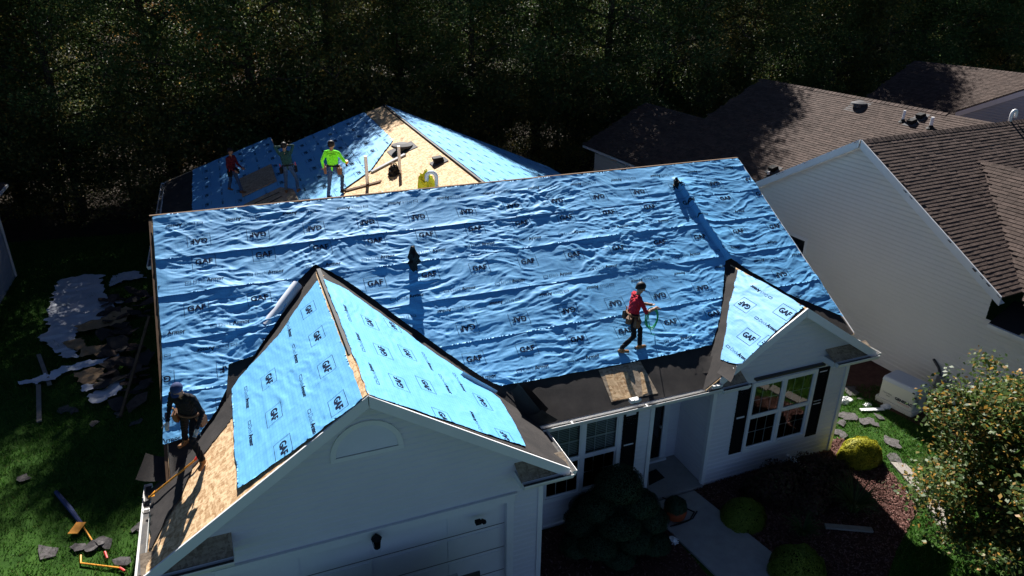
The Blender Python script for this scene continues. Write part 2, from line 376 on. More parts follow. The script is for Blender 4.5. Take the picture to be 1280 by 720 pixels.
def sheet(name, pl, poly, cell, hfun, m, parent, edge=.012, seed=1):
    poly = rough_edge(poly, amp=edge, seed=seed) if edge > 0 else poly
    P_ = np.array(poly); lo = P_.min(0)-cell; hi_ = P_.max(0)+cell
    nu = int((hi_[0]-lo[0])/cell)+2; nv = int((hi_[1]-lo[1])/cell)+2
    U, V = np.meshgrid(lo[0]+np.arange(nu)*cell, lo[1]+np.arange(nv)*cell, indexing='ij')
    ins = inside(poly, U, V); keep = ins[:-1, :-1].astype(int)+ins[1:, :-1]+ins[:-1, 1:]+ins[1:, 1:] >= 2
    used = np.zeros(U.shape, bool)
    for a in (0, 1):
        for b_ in (0, 1): used[a:nu-1+a, b_:nv-1+b_] |= keep
    k = used & ~ins
    # pull vertices near the outline onto it so the edge is clean
    bx, by = nearest(poly, U[used], V[used]); d = np.hypot(bx-U[used], by-V[used]); uu = U[used]; vv = V[used]; out_ = ~ins[used] | (d < cell*.35)
    uu[out_] = bx[out_]; vv[out_] = by[out_]; U[used] = uu; V[used] = vv
    idx = -np.ones(U.shape, int); idx[used] = np.arange(used.sum())
    I, J = np.nonzero(keep)
    F = np.stack([idx[I, J], idx[I+1, J], idx[I+1, J+1], idx[I, J+1]], 1)
    uu, vv = U[used], V[used]; H = hfun(uu, vv)
    W_ = pl.o + uu[:, None]*pl.eu + vv[:, None]*pl.ev + H[:, None]*pl.n
    if np.cross(pl.eu, pl.ev)@pl.n < 0: F = F[:, ::-1]
    o = npmesh(name, W_, F, m, parent, smooth=True)
    uvl = o.data.uv_layers.new(name='UVMap'); li = np.empty(F.size, np.int32); o.data.loops.foreach_get('vertex_index', li)
    uvl.data.foreach_set('uv', np.stack([uu[li], vv[li]], 1).astype(np.float32).ravel())
    return o
_TXT = {}
def text_mesh(txt, size, bold=0.0, maxlen=.05):
    k = (txt, size, bold)
    if k in _TXT: return _TXT[k]
    c = bpy.data.curves.new('lettering', 'FONT'); c.body = txt; c.size = size; c.align_x = 'CENTER'; c.align_y = 'CENTER'; c.offset = bold; c.resolution_u = 2
    o = bpy.data.objects.new('lettering', c); COL.objects.link(o); bpy.context.view_layer.update()
    me = bpy.data.meshes.new_from_object(o.evaluated_get(bpy.context.evaluated_depsgraph_get())); bpy.data.objects.remove(o)
    bm = bmesh.new(); bm.from_mesh(me); bmesh.ops.triangulate(bm, faces=bm.faces[:])
    for _ in range(4):
        e = [x for x in bm.edges if x.calc_length() > maxlen]
        if not e: break
        bmesh.ops.subdivide_edges(bm, edges=e, cuts=1); bmesh.ops.triangulate(bm, faces=bm.faces[:])
    bm.verts.index_update(); V = np.array([v.co[:2] for v in bm.verts]); F = np.array([[v.index for v in f.verts] for f in bm.faces]); bm.free()
    _TXT[k] = (V, F); return V, F
def rect_lines(w_, h_, t_=.010, step=.05):
    V = []; F = []
    for (x0, y0, x1, y1) in ((-w_/2, -h_/2, w_/2, -h_/2), (w_/2, -h_/2, w_/2, h_/2), (w_/2, h_/2, -w_/2, h_/2), (-w_/2, h_/2, -w_/2, -h_/2)):
        L_ = math.hypot(x1-x0, y1-y0); n = int(L_/step)+1; dx, dy = (x1-x0)/L_, (y1-y0)/L_
        for k in range(n+1):
            t = L_*k/n; V += [(x0+dx*t-dy*t_/2, y0+dy*t+dx*t_/2), (x0+dx*t+dy*t_/2, y0+dy*t-dx*t_/2)]
            if k: b_ = len(V); F += [(b_-4, b_-3, b_-1), (b_-4, b_-1, b_-2)]
    return np.array(V), np.array(F)
class Print:
    def __init__(s, pl, hfun, lift=.006): s.pl = pl; s.h = hfun; s.lift = lift; s.d = {'print_ink': [[], [], 0], 'print_grey': [[], [], 0]}
    def add(s, VF, u, v, flip, ink, poly=None):
        V, F = VF; sg = -1 if flip else 1
        U = u+sg*V[:, 0]; Vv = v-sg*V[:, 1]
        if poly is not None and not inside(poly, U, Vv).all():
            ok = inside(poly, U, Vv); F = F[ok[F].all(1)]
            if len(F) == 0: return
        W_ = s.pl.o+U[:, None]*s.pl.eu+Vv[:, None]*s.pl.ev+(s.h(U, Vv)+s.lift)[:, None]*s.pl.n
        d = s.d[ink]; d[0].append(W_); d[1].append(F+d[2]); d[2] += len(V)
    def gaf(s, u, v, flip=False, poly=None, k=1.0):
        s.add(text_mesh('GAF', .19*k, .006), u, v, flip, 'print_ink', poly); s.add(rect_lines(.47*k, .33*k, .007), u, v, flip, 'print_grey', poly)
    def armor(s, u, v, flip=False, poly=None, k=1.0):
        sg = -1 if flip else 1
        s.add(text_mesh('Armor', .12*k, .003), u+sg*.235*k, v, flip, 'print_ink', poly)
        s.add(text_mesh('Deck-', .12*k, -.002), u-sg*.06*k, v, flip, 'print_grey', poly)
        s.add(rect_lines(.11*k, .05*k), u-sg*.30*k, v, flip, 'print_grey', poly)
    def build(s, parent):
        for ink, (vs_, fs, n) in s.d.items():
            if vs_: npmesh('printed_lettering', np.concatenate(vs_), np.concatenate(fs), ink, parent, kind='stuff')

# ================================================================== SETTING
def flat(name, pts, z, m, th=.0, parent=None):
    pts = orient([(p[0], p[1], z) for p in pts], (0, 0, 1))
    mb = MB()
    if th > 0: mb.prism(pts, (0, 0, th))
    else: mb.poly(pts)
    o = mb.build(name, m, parent)
    if parent is None: o['kind'] = 'structure'
    return o
flat('ground', [(-400, -400), (500, -400), (500, 500), (-400, 500)], 0, 'lawn')
flat('forest_floor', [(-300, 21), (-12, 20.5), (-4, 19.5), (3, 18.2), (14, 18.5), (22, 22), (34, 24), (60, 30), (400, 60), (400, 450), (-300, 450)], .004, 'forest_floor')
bed = [ground(675, 665), ground(806, 629), ground(886, 722), ground(840, 900), ground(600, 900)]
flat('planting_bed', bed, .02, 'mulch')
bed2 = [ground(866, 613), ground(1030, 557), ground(1047, 548), ground(1085, 566), ground(1112, 590), ground(1150, 632), ground(1120, 690), ground(1085, 790), ground(985, 790)]
flat('planting_bed', bed2, .02, 'mulch')
flat('planting_bed', [(17.2, 1.5), (20.6, 1.5), (21.1, -5.6), (18.9, -5.6), (18.5, -3.4)], .02, 'mulch')
wk = [ground(804, 632, .05), ground(868, 613, .05), (11.9, -9.2), (12.9, -13.5), (11.6, -13.9), (10.2, -8.6)]
flat('front_walk', wk, .05, 'concrete', .049)
flat('porch_floor', [(9.92, -5.6), (11.55, -5.6), (11.55, -4.31), (9.92, -4.31)], .10, 'concrete', .099)
flat('driveway', [(.4, -6.95), (6.2, -6.95), (6.6, -40), (0, -40)], .03, 'asphalt', .029)

# ================================================================== RE-ROOFED HOUSE
L, HR, PM, W_ = 15.80, 6.615, .597, 5.794
ZE = HR-PM*W_
XG, WG, YG, PG, ZEG = 3.291, 3.608, -7.284, .672, 3.194
ZG = ZEG+PG*WG
XR, WR, YR, PR = 13.50, 2.512, -5.89, .644
ZR = ZE+PR*WR
XB, YB, ZB, PBL, PBR = 8.19, 13.73, 6.325, .348, .431
house = thing('house', 'white sided house being re-roofed under printed blue underlayment', 'house', (8, 0, 0))
MAIN = Plane((0, 0, HR), (1, 0, 0), (0, -1, -PM))
BACK = Plane((0, 0, HR), (-1, 0, 0), (0, 1, -PM))
GL = Plane((XG, 0, ZG), (0, -1, 0), (-1, 0, -PG)); GR = Plane((XG, 0, ZG), (0, 1, 0), (1, 0, -PG))
RL = Plane((XR, 0, ZR), (0, -1, 0), (-1, 0, -PR)); RR = Plane((XR, 0, ZR), (0, 1, 0), (1, 0, -PR))
BL = Plane((XB, 0, ZB), (0, -1, 0), (-1, 0, -PBL)); BR = Plane((XB, 0, ZB), (0, 1, 0), (1, 0, -PBR))
nM = math.hypot(1, PM); nG = math.hypot(1, PG); nR = math.hypot(1, PR); nBL = math.hypot(1, PBL); nBR = math.hypot(1, PBR)
VM = W_*nM; VG = WG*nG; VR = WR*nR
def yv(z): return -(HR-z)/PM          # y on the main front slope at height z
# decks (OSB sheathing)
VC = 5.36*nM; MCUT = [(0, 0), (L, 0), (L, VC), (11.48, VC), (11.48, VM), (0, VM)]
slab('roof_deck', MAIN, MCUT, 0, .03, 'osb', house)
slab('roof_deck', BACK, [(0, 0), (-L, 0), (-L, VM), (0, VM)], 0, .03, 'osb', house)
slab('roof_deck', GL, [(-YG, 0), (-YG, VG), (-yv(ZEG), VG), (-yv(ZG), 0)], 0, .03, 'osb', house)
slab('roof_deck', GR, [(YG, 0), (YG, VG), (yv(ZEG), VG), (yv(ZG), 0)], 0, .03, 'osb', house)
slab('roof_deck', RL, [(-YR, 0), (-YR, VR), (-yv(ZE), VR), (-yv(ZR), 0)], 0, .03, 'osb', house)
slab('roof_deck', RR, [(YR, 0), (YR, VR), (yv(ZE), VR), (yv(ZR), 0)], 0, .03, 'osb', house)
VBL = (XB+.9)*nBL; VBR = (16.0-XB)*nBR; EXT = 16.4; XE = 3.63; VE = (XB-XE)*nBL
slab('roof_deck', BL, [(0, .0), (-YB, 0), (-YB, VE), (-EXT, VE), (-EXT, VBL), (-6.4, VBL), (-6.4, (XB-.4)*nBL), (0, (XB-.4)*nBL)], 0, .04, 'osb', house)
slab('roof_deck', BR, [(0, 0), (YB, 0), (YB, VBR), (0, VBR)], 0, .04, 'osb', house)

# felt layers
felt_h = lambda s, a: (lambda u, v: .006+a*vnoise(u*2.1, v*2.6, s)+a*.6*vnoise(u*6, v*7, s+1))
sheet('felt', MAIN, [(.02, .05), (L-.02, .05), (L-.02, VC), (11.50, VC), (11.50, VM+.02), (.02, VM+.02)], .09, felt_h(40, .008), 'felt', house, edge=0)
sheet('felt', GR, [(YG+.03, .04), (YG+.03, VG+.02), (yv(ZEG)+.1, VG+.02), (yv(ZG)-.02, .04)], .08, felt_h(43, .008), 'felt', house, edge=0)
sheet('felt', RL, [(-YR-.03, .04), (-YR-.03, VR+.02), (-yv(ZE), VR+.02), (-yv(ZR), .04)], .08, felt_h(45, .008), 'felt', house, edge=0)
sheet('felt', RR, [(YR+.03, .04), (YR+.03, VR+.02), (yv(ZE), VR+.02), (yv(ZR), .04)], .1, felt_h(46, .008), 'felt', house, edge=0)
gp = lambda pl, l: [pl.uv(*q) for q in l]
vy = gp(GL, [(393, 336), (399, 352), (345, 425), (292, 490), (292, 522), (246, 580), (214, 600)])
sheet('felt', GL, vy[:6]+[(-yv(ZEG)+.25, VG-.05), (-yv(ZEG)-.05, VG-.05), (-yv(ZG), 0)], .07, felt_h(47, .01), 'felt', house, edge=.015)
sheet('felt', GL, gp(GL, [(244, 578), (228, 622), (206, 655), (189, 690), (189, 640), (190, 612), (215, 590)]), .06, lambda u, v: .012+felt_h(48, .012)(u, v), 'felt', house, edge=.02)
sheet('felt', BL, gp(BL, [(206, 229), (241, 213.5), (241, 272), (200, 282)]), .12, felt_h(49, .006), 'felt', house, edge=.01)

# --- blue underlayment, main slope: courses lapped like shingles
blue_px = [(191, 272), (921, 200), (1055, 397)]
blue = [MAIN.uv(*q) for q in blue_px]
blue[0] = (.03, .03); blue[1] = (L-.03, .03); blue[2] = (L-.02, blue[2][1])
vr = -yv(ZR)*nM
blue += [(14.6, vr+.95*(VM-vr)*(14.6-XR)/WR-.12), (XR+.18, vr+.02)]
blue += [MAIN.uv(*q) for q in [(906, 327), (902, 372), (899, 398), (889, 432), (840, 444), (740, 463), (626, 484), (604, 474), (540, 429), (470, 378), (428, 349), (394, 333), (373, 353), (350, 400), (318, 446), (286, 457), (284, 487), (272, 514), (249, 545), (204, 557)]]
blue += [(.03, MAIN.uv(196, 440)[1])]
A_ = np.array(MAIN.uv(845, 231)); B_ = np.array(MAIN.uv(911, 329)); ab = (B_-A_); abl = np.linalg.norm(ab); ab /= abl; pr_ = np.array([-ab[1], ab[0]]); pr_ *= np.sign(pr_[0])
def main_h(u, v):
    h = wrinkles(u, v, 0, 1.0)
    top = np.clip(1-v/.85, 0, 1); h = h + top*.026*ridged(u*2.4+.9*v, v*.7, 31, 1.6)*vnoise(u*.9, v, 32)
    left = np.clip(1-u/.25, 0, 1); h = h*(1-.5*left)
    t_ = ((u-A_[0])*ab[0]+(v-A_[1])*ab[1])/abl; d = (u-A_[0])*pr_[0]+(v-A_[1])*pr_[1]
    env = np.clip((t_+.08)/.12, 0, 1)*np.clip((1.06-t_)/.1, 0, 1)
    tent = np.where(d >= 0, np.clip(1-d/.8, 0, 1)**2.6, np.clip(1+d/.07, 0, 1))
    return h+.17*env*tent
LAPS = [0, 1.27, 2.24, 3.36, 4.55, 9]
for i, part in ((0, 0), (1, 0), (2, 0), (3, 0), (4, -1), (4, 1)):
    pg = clip(clip(blue, (0, -1), -(LAPS[i]-(.1 if i else 0))), (0, 1), LAPS[i+1])
    if part: pg = clip(pg, (-part, 0), -part*XG)
    hf = (lambda k: (lambda u, v: .016+.007*(4-k)+main_h(u, v)+.022*np.clip(1-(LAPS[k+1]-v)/.14, 0, 1)**1.5*(np.clip(1.5*vnoise(u*.9, v*0, 60+k)-.25, 0, 1) if k < 4 else 0)))(i)
    o = sheet('underlayment_sheet', MAIN, pg, .021, hf, 'blue_fabric', house, edge=.005, seed=i)
    pr = Print(MAIN, hf)
    pin = pg
    def row(v, u0, kind, flip):
        for k in range(-1, 14):
            u = u0+1.232*k
            if LAPS[i]-.02 <= v < LAPS[i+1]+.0: getattr(pr, kind)(u, v, flip, pin)
    row(.37, .68, 'armor', True); row(.87, .92, 'gaf', True); row(1.46, .97, 'gaf', False); row(1.97, .92, 'armor', False)
    row(2.64, .73, 'gaf', False); row(3.15, .08, 'armor', False); row(3.66, 1.05, 'armor', True); row(4.18, -.02, 'gaf', True); row(4.97, -.10, 'gaf', False); row(5.46, -.16, 'armor', False); row(6.0, .3, 'gaf', False)
    pr.build(o)
mb = MB(); mb.beam((-.03, -.05, HR-.02), (-.03, -W_-.02, ZE-.03), .06, .2, MAIN.n); mb.build('rake_board', 'dark_wood', house)
MB().beam((L+.03, -.05, HR-.02), (L+.03, -5.3, HR-PM*5.3-.02), .05, .2, MAIN.n).build('rake_board', 'trim', house)
MB().beam((-.04, .05, HR+.045), (L+.04, .05, HR+.045), .07, .03).build('ridge_board', 'dark_wood', house)

# --- garage gable sheets
def small_sheet(pl, px, cell, amp, seed, base, prints, k=1.0, par=house):
    poly = gp(pl, px)
    hf = lambda u, v: base+wrinkles(u, v, seed, amp)
    o = sheet('underlayment_sheet', pl, poly, cell, hf, 'blue_fabric', par, edge=.010, seed=seed)
    pr = Print(pl, hf, .005)
    for kind, x, y, fl in prints:
        u, v = pl.uv(x, y, .02); getattr(pr, kind)(u, v, fl, poly, k)
    pr.build(o); return o
q5 = lambda x, y: (280+x/3.0, 320+y/3.0)
gl_pr = [('gaf', *q5(318, 203), 0), ('gaf', *q5(350, 302), 0), ('gaf', *q5(388, 418), 0), ('gaf', *q5(430, 555), 0), ('gaf', *q5(170, 463), 0), ('gaf', *q5(190, 596), 0), ('gaf', *q5(225, 722), 0),
         ('armor', *q5(245, 270), 0), ('armor', *q5(268, 365), 0), ('armor', *q5(298, 485), 0), ('armor', *q5(333, 622), 0), ('armor', *q5(88, 528), 0), ('armor', *q5(102, 662), 0)]
small_sheet(GL, [(398, 351), (380, 374), (349, 421), (291, 483), (294, 540), (300, 613), (380, 556), (455, 500), (447, 478), (424, 418)], .03, .62, 70, .018, gl_pr)
gr_pr = [('gaf', *q5(545, 253), 0), ('gaf', *q5(595, 360), 0), ('gaf', *q5(655, 478), 0), ('gaf', *q5(685, 366), 1), ('gaf', *q5(755, 485), 1), ('gaf', *q5(630, 262), 1), ('gaf', *q5(820, 606), 1), ('armor', *q5(460, 218), 0), ('armor', *q5(510, 326), 0), ('armor', *q5(560, 445), 0), ('armor', *q5(760, 396), 1), ('armor', *q5(826, 480), 1),
         ('gaf', 603, 503, 0), ('gaf', 632, 548, 0), ('armor', 573, 478, 1), ('armor', 596, 530, 0)]
small_sheet(GR, [(403, 350), (430, 418), (459, 494), (560, 528), (656, 560), (640, 527), (624, 500), (596, 478), (540, 441), (470, 390), (430, 362)], .03, .5, 75, .02, gr_pr)
q3 = lambda x, y: (840+x/3.6, 300+y/3.6)
small_sheet(RL, [(923, 338), (965, 360), (1006, 384), (965, 420), (929, 455), (921, 456), (901, 450), (906, 425), (912, 385)], .03, .5, 80, .02,
            [('gaf', *q3(330, 295), 1), ('gaf', *q3(508, 325), 0), ('gaf', *q3(345, 437), 0), ('gaf', *q3(440, 470), 1), ('armor', *q3(405, 238), 1), ('armor', *q3(420, 378), 0), ('armor', *q3(290, 508), 0)])
# ridge slot of the garage and the exposed OSB end
MB().beam(GL.P(-yv(ZG)+.15, 0, .02), GL.P(5.9, 0, .02), .085, .05).build('ridge_slot', 'black_rubber', house)
for k in range(8): 
    u = 2.2+k*.52; MB().beam(GL.P(u, .05, .028), GR.P(-u, .05, .028), .035, .02).build('ridge_cross_tie', 'raw_wood', house)
slab('ridge_edge', GL, [(-YG, .0), (-YG, .12), (5.9, .12), (5.9, 0)], .026, .02, 'osb', house)
slab('ridge_edge', GR, [(YG, 0), (YG, .10), (-5.9, .10), (-5.9, 0)], .026, .02, 'osb', house)
# rolled-up strip of underlayment lying in the valley
ra = GL.px(373, 357, .10); rb = GL.px(333, 410, .10)
t_ = thing('underlayment_roll', 'pale rolled-up strip of underlayment lying in the garage roof valley', 'roll', rb-[0, 0, .1])
mb = MB(); d = (rb-ra)/np.linalg.norm(rb-ra); sidev = np.cross(d, GL.n); pts = []
for k in range(46):
    a = k*.30; rr = .055+.0019*k; pts.append((rr*math.cos(a), rr*math.sin(a)))
v = []; f = []
for e, c in enumerate((ra, rb)):
    for x, y in pts: v.append(c+sidev*x*(1+.12*e)+GL.n*(y*(1+.12*e)+.04))
n = len(pts)
for k in range(n-1): f.append((k, k+1, n+k+1, n+k))
mesh('roll', v, f, 'fabric_back', t_, smooth=True)
tl = [(0, -.02), (.16, -.05), (.30, -.02), (.42, .03)]
v = []; f = []
for j in range(7):
    c = ra+(rb-ra)*(.25+.13*j)
    for k, (x, y) in enumerate(tl): v.append(c-np.sign(sidev@np.array([1, 0, 0]))*sidev*x*(.6+.6*j/6)+GL.n*(y+.02*rnd.random()))
for j in range(6):
    for k in range(3): f.append((j*4+k, j*4+k+1, j*4+k+5, j*4+k+4))
mesh('loose_tail', v, f, 'fabric_back', t_, smooth=True)

# --- rear wing sheets
def rear_prints(pl, poly, hf, par):
    pr = Print(pl, hf, .006); us = [p[0] for p in poly]; vs_ = [p[1] for p in poly]
    for i_, v in enumerate(np.arange(min(vs_)+.3, max(vs_), .62)):
        for u in np.arange(min(us)+.4*(i_ % 3), max(us), 1.232):
            (pr.gaf if i_ % 2 == 0 else pr.armor)(u, v, bool(i_ % 4 == 0), poly)
    pr.build(par)
left_poly = [(-EXT+.05, VE+.02), (-EXT+.05, BL.uv(241, 214)[1]), (-6.4, BL.uv(241, 268)[1]), (-.6, BL.uv(241, 268)[1]), (-.6, .4), gp(BL, [(592, 231)])[0], gp(BL, [(520, 241)])[0], gp(BL, [(430, 250)])[0], *gp(BL, [(430, 238), (464, 214), (492, 176), (456, 141.5)]), (-YB+.04, VE+.02)]
lv = sorted([BL.uv(241, 214)[1], VE])[1]
cut = [0, 2.4, 3.6, VE+.02, 6.4, 7.6, 12]
for i in range(6):
    pg = clip(clip(left_poly, (0, -1), -(cut[i]-.08)), (0, 1), cut[i+1])
    if len(pg) < 3: continue
    hf = (lambda k: (lambda u, v: .012+.006*(5-k)+wrinkles(u, v, 90, .28)))(i)
    o = sheet('underlayment_sheet', BL, pg, .07, hf, 'blue_fabric', house, edge=.012, seed=90+i); rear_prints(BL, pg, hf, o)
for i, (a, b_) in enumerate(((.06, 1.3), (1.22, 2.5), (2.42, 3.7), (3.62, 4.9), (4.82, 6.2), (6.1, VBR-.02))):
    pg = [(.5, a), (YB-.04, a), (YB-.04, b_), (.5, b_)]
    hf = (lambda k: (lambda u, v: .012+.006*(5-k)+wrinkles(u, v, 95, .28)))(i)
    o = sheet('underlayment_sheet', BR, pg, .07, hf, 'blue_fabric', house, edge=.012, seed=97+i); rear_prints(BR, pg, hf, o)
MB().beam(BL.P(0, 0, .05), BL.P(-YB, 0, .05), .07, .06).build('ridge_slot', 'black_rubber', house)
slab('bare_deck_patch', BL, gp(BL, [(306, 259), (352, 237), (368, 239.5), (377, 256)]), .10, .06, 'osb_grey', house)
for a, b_ in (((318, 254), (349, 240)), ((335, 254), (352, 245))): MB().beam(BL.px(*a, .112), BL.px(*b_, .112), .05, .015).build('deck_joint', 'black_rubber', house)
for x0, v0, y1 in ((-.9, VBL, EXT),):
    mb = MB(); mb.beam((-.93, 6.4, BL.z(-.9, 0)-.02), (-.93, EXT, BL.z(-.9, 0)-.02), .04, .18); mb.build('fascia', 'trim', house)
# bare OSB patch and deck board on the front eave
slab('bare_deck_patch', MAIN, gp(MAIN, [(748, 463), (800, 452), (822, 492), (786, 499), (764, 503)]), .022, .012, 'osb_grey', house)
slab('bare_deck_patch', MAIN, gp(MAIN, [(756, 470), (783, 465), (795, 496), (766, 502)]), .028, .012, 'osb', house)
slab('bare_deck_patch', MAIN, gp(MAIN, [(800, 466), (805, 465), (809, 492), (803, 494)]), .028, .012, 'osb', house)
# flaps of felt standing up out of the valleys
def flap(pl, base, lift, curl, name='felt_flap', m='felt'):
    """strip along pixel base line, curling up"""
    p0, p1 = [pl.px(*q, .015) for q in base]; v = []; f = []; n_ = 7
    dirn = np.array(curl[0], float); dirn /= np.linalg.norm(dirn)
    for k in range(n_):
        t = k/(n_-1); 
        for j in range(6):
            s_ = j/5; p = p0+(p1-p0)*s_; a = t*curl[1]
            v.append(p+dirn*lift*(math.sin(a)/curl[1]*1.2)+pl.n*lift*((1-math.cos(a))/curl[1]*1.3)*(1-.3*s_)+pl.n*.012*vnoise(s_*4, t*3, 5))
    for k in range(n_-1):
        for j in range(5): f.append((k*6+j, k*6+j+1, k*6+7+j, k*6+6+j))
    return mesh(name, v, f, m, house, smooth=True)
flap(MAIN, [(632, 490), (668, 530)], .42, ((.9, .2, -.2), 2.1))
flap(MAIN, [(644, 488), (676, 520)], .30, ((1, .5, 0), 2.0))
flap(MAIN, [(655, 520), (676, 530)], .38, ((.8, -.2, -.1), 1.5))
flap(MAIN, [(874, 446), (868, 467)], .5, ((1, -.1, -.2), .7))
flap(RL, [(905, 448), (921, 458)], .45, ((-.6, -.6, -.5), .6))
flap(GL, [(300, 462), (330, 425)], .30, ((-.6, .3, -.1), 1.3))
flap(GL, [(222, 570), (206, 600)], .4, ((-.8, .2, -.2), 1.2))
# scrap of pale backing peeled along the garage right valley
flap(GR, [(574, 469), (618, 492)], .09, ((.8, .3, -.2), 2.2), 'peeled_backing', 'fabric_back')

# --- walls
WY = -5.47; GY = -6.89; RY = -5.50
siding_wall('front_wall', (0, GY, 0), (1, 0, 0), (0, -1, 0), [(.083, 0), (6.499, 0), (6.499, ZG-PG*3.208-.07), (XG, ZG-.07), (.083, ZG-PG*3.208-.07)], [(.75, 5.80, -.1, 2.42), ], 'siding', house)
siding_wall('side_wall', (6.499, GY, 0), (0, 1, 0), (1, 0, 0), [(0, 0), (1.45, 0), (1.45, 3.2), (0, 3.2)], [], 'siding', house)
siding_wall('side_wall', (.083, 6, 0), (0, -1, 0), (-1, 0, 0), [(0, 0), (12.89, 0), (12.89, 3.3), (0, 3.3)], [], 'siding', house)
u = lambda x, y, Y=WY: onY(x, y, Y)
w0 = (u(679, 536)[0]+u(679, 625)[0])/2; w1 = (u(776, 515)[0]+u(769, 604)[0])/2; wz1 = (u(679, 536)[2]+u(776, 515)[2])/2; wz0 = (u(679, 625)[2]+u(769, 604)[2])/2
siding_wall('front_wall', (0, WY, 0), (1, 0, 0), (0, -1, 0), [(6.5, 0), (9.9, 0), (9.9, 3.12), (6.5, 3.12)], [(w0, w1, wz0, wz1)], 'siding', house)
v0 = (u(941, 479, RY)[0]+u(927.5, 562, RY)[0])/2; v1 = (u(1020.5, 462, RY)[0]+u(1004, 544, RY)[0])/2
vz1 = (u(941, 479, RY)[2]+u(1020.5, 462, RY)[2])/2; vz0 = (u(927.5, 562, RY)[2]+u(1004, 544, RY)[2])/2
siding_wall('front_wall', (0, RY, 0), (1, 0, 0), (0, -1, 0), [(11.57, 0), (15.62, 0), (15.62, ZR-PR*2.12-.07), (XR, ZR-.07), (11.57, ZR-PR*1.93-.07)], [(v0, v1, vz0, vz1)], 'siding', house)
siding_wall('side_wall', (9.9, WY, 0), (0, 1, 0), (1, 0, 0), [(0, 0), (1.17, 0), (1.17, 3.12), (0, 3.12)], [], 'siding', house)
siding_wall('side_wall', (11.57, -4.3, 0), (0, -1, 0), (-1, 0, 0), [(0, 0), (1.2, 0), (1.2, 3.12), (0, 3.12)], [], 'siding', house)
siding_wall('front_wall', (9.9, -4.3, 0), (1, 0, 0), (0, -1, 0), [(0, 0), (1.67, 0), (1.67, 3.12), (0, 3.12)], [(.25, 1.18, .12, 2.25)], 'siding', house)
siding_wall('side_wall', (15.62, RY, 0), (0, 1, 0), (1, 0, 0), [(0, 0), (18.5, 0), (18.5, 3.1), (0, 3.1)], [], 'siding', house)
siding_wall('gable_wall', (15.55, -5.4, 3.05), (0, 1, 0), (1, 0, 0), [(0, 0), (10.8, 0), (5.4, 3.2)], [], 'siding', house)
siding_wall('gable_wall', (.3, 5.4, 3.05), (0, -1, 0), (-1, 0, 0), [(0, 0), (10.8, 0), (5.4, 3.2)], [], 'siding', house)
siding_wall('side_wall', (-.5, EXT-.4, 0), (0, -1, 0), (-1, 0, 0), [(0, 0), (9.4, 0), (9.4, 3.1), (0, 3.1)], [], 'siding', house)
siding_wall('rear_wall', (15.6, YB-.4, 0), (-1, 0, 0), (0, 1, 0), [(0, 0), (12, 0), (12, 3.9), (7.4, 6.1), (0, 3.0)], [], 'siding', house)
siding_wall('rear_wall', (3.6, EXT-.4, 0), (-1, 0, 0), (0, 1, 0), [(0, 0), (4.1, 0), (4.1, 3.0), (0, 4.5)], [], 'siding', house)
def corner(x, y, h, z0=0, w_=.1): MB().box((x-w_/2, y-w_/2, z0), (x+w_/2, y+w_/2, h)).build('corner_post', 'trim', house)
corner(6.50, GY-.005, 3.35); corner(.083, GY-.005, 3.3); corner(9.90, WY-.005, 3.1); corner(11.57, RY-.005, 3.1); corner(15.62, RY-.005, 3.1)
# soffits
MB().box((6.45, -5.82, 3.06), (11.55, WY+.05, 3.09)).build('soffit', 'trim', house)
MB().box((9.9, WY, 3.06), (11.57, -4.3, 3.085)).build('porch_ceiling', 'trim', house)
MB().box((6.45, -5.80, 2.98), (11.5, -5.77, 3.14)).build('fascia', 'trim', house)

